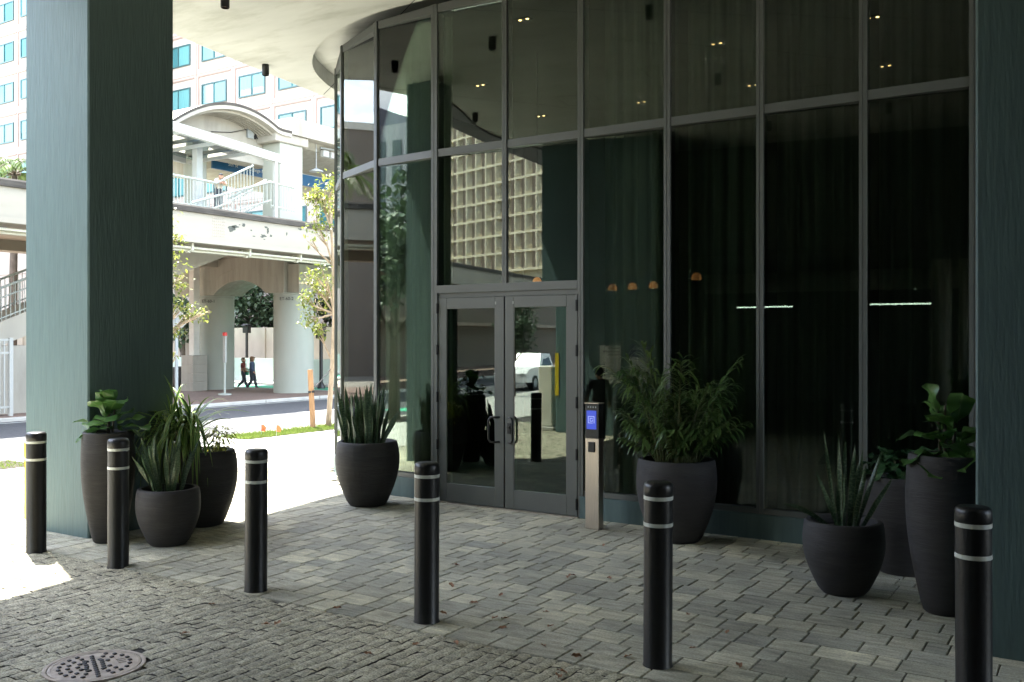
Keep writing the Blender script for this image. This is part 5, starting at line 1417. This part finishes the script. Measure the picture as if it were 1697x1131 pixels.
# ================================================================ city across the street (seen in the glass)
ht=thing('honeycomb_hotel','cream building with a honeycomb grid of deep window bays, mirrored above the doors','building',(-64,-150,0))
Y0=-150.0
b=MB(); b.box(-86,-44,-175,Y0-1.2,-.2,52); b.build('wall', M['hotel'], ht, world=True)
cw,chh=3.0,3.35; first=None
for r_ in range(10):
    for c_ in range(10):
        x0=-79+c_*cw; z0=15.0+r_*chh
        if first is None:
            bb=MB()
            bb.box(0,cw,-1.19,0,0,.42); bb.box(0,.30,-1.19,0,.421,chh)
            # slanted cheek, brown screen panel, small dark window
            bb.add([(.30,0,.42),(.30,0,chh),(1.15,-1.19,chh),(1.15,-1.19,.42)],[(0,1,2,3)])
            fr=bb.build('window_bay', M['hotel'], ht); first=fr
            bb=MB(); bb.box(2.05,2.98,-.9,-.05,.43,chh); pa=bb.build('screen_panel', M['hotelp'], fr)
            bb=MB(); bb.box(1.2,2.04,-1.18,-1.1,1.5,chh-.3); wi=bb.build('pane', M['hotelw'], fr); bb=MB()
            kids=[pa,wi]; cell=fr
        else:
            cell=first.copy(); C.objects.link(cell)
            for kd in kids:
                q=kd.copy(); C.objects.link(q); q.parent=cell
        cell.location=(x0-ht.location.x,Y0-ht.location.y,z0)
ht.location=(-64,-150,0); ht.rotation_euler=(0,0,R(28))
tw=thing('grey_tower','grey apartment tower with dark windows, mirrored left of the doors','building',(-82,-98,0))
b=MB(); b.box(-100,-78.2,-108,-90,-.2,35.5); b.box(-78.19,-69,-108,-91,-.2,32.4); b.build('wall', M['tower'], tw, world=True)
for r_ in range(5):
    for c_ in range(8):
        x0=-92+c_*2.9; yy=-90.99 if c_>4 else -89.99
        b=MB(); b.box(x0,x0+1.6,yy,yy+.09,13.5+r_*3.6,15.7+r_*3.6); b.build('window', M['hotelw'], tw, world=True)
tw2=thing('white_tower','white apartment tower with a curved roof, mirrored left of the doors','building',(-105,-136,0))
b=MB(); b.box(-124,-97,-150,-130,-.2,42); b.build('wall', M['twhite'], tw2, world=True)
for k in range(6):
    b=MB(); b.box(-123,-98,-129.99,-128.6,13+k*5,13.9+k*5); b.build('balcony', M['twhite'], tw2, world=True)
b=MB(); b.lathe([(.1,42.001),(11,42.001),(12,42.6),(10.5,45),(7,46.5),(.1,47)],28,(-108,-139,0)); b.build('roof', M['twhite'], tw2, smooth=True, world=True)
bw=thing('taupe_building','plain taupe building across the street, mirrored in the curved glass','building',(-60,-8,0))
b=MB(); b.box(-75,-52,-32,18,-.2,17); b.build('wall', M['brownwall'], bw, world=True)
b=MB(); b.box(-75.1,-51.9,-32.1,18.1,17.001,17.5); b.build('parapet', M['offwhite'], bw, world=True)
ww=thing('low_building','low pale street building with a white door, mirrored in the left door leaf','building',(-36,-38,0))
b=MB(); b.box(-44,-31,-125,-20,-.2,8.5); b.build('wall', M['brownwall'], ww, world=True)
b=MB(); b.box(-30.99,-30.9,-34,-32.4,0,2.8); b.build('door', M['red'], ww, world=True)
b=MB(); b.box(-31,-30.4,-125,-20,3.6,3.9); b.build('trim_band', M['tanwall'], ww, world=True)
for (x,y,lb) in ((-9.5,-10.6,'dark leafy street tree mirrored in the curved glass left of the doors'),)+tuple((mir(818,560,D=40)[0],mir(818,560,D=40)[1],l_) for l_ in ('dark street tree mirrored in the door leaves, in front of the white truck',)):
    tree('street_tree',lb,(x,y,0),[(x,y,-.1),(x,y,2.5),(x+.1,y,5)],[((x,y,5.6),1.7),((x+1.2,y+.8,5.2),1.2),((x-.8,y-1.3,5.6),1.3),((x+.5,y-1,6.9),1.2),((x+.8,y+1.2,4.2),.9),((x+.7,y-.8,3.9),.9),((x-.6,y+.5,3.6),.7)],3200,.3,.10,'leafd','barkd',r0=.2).scale = (1,1,1) if y > -15 else (.56,.56,.56)
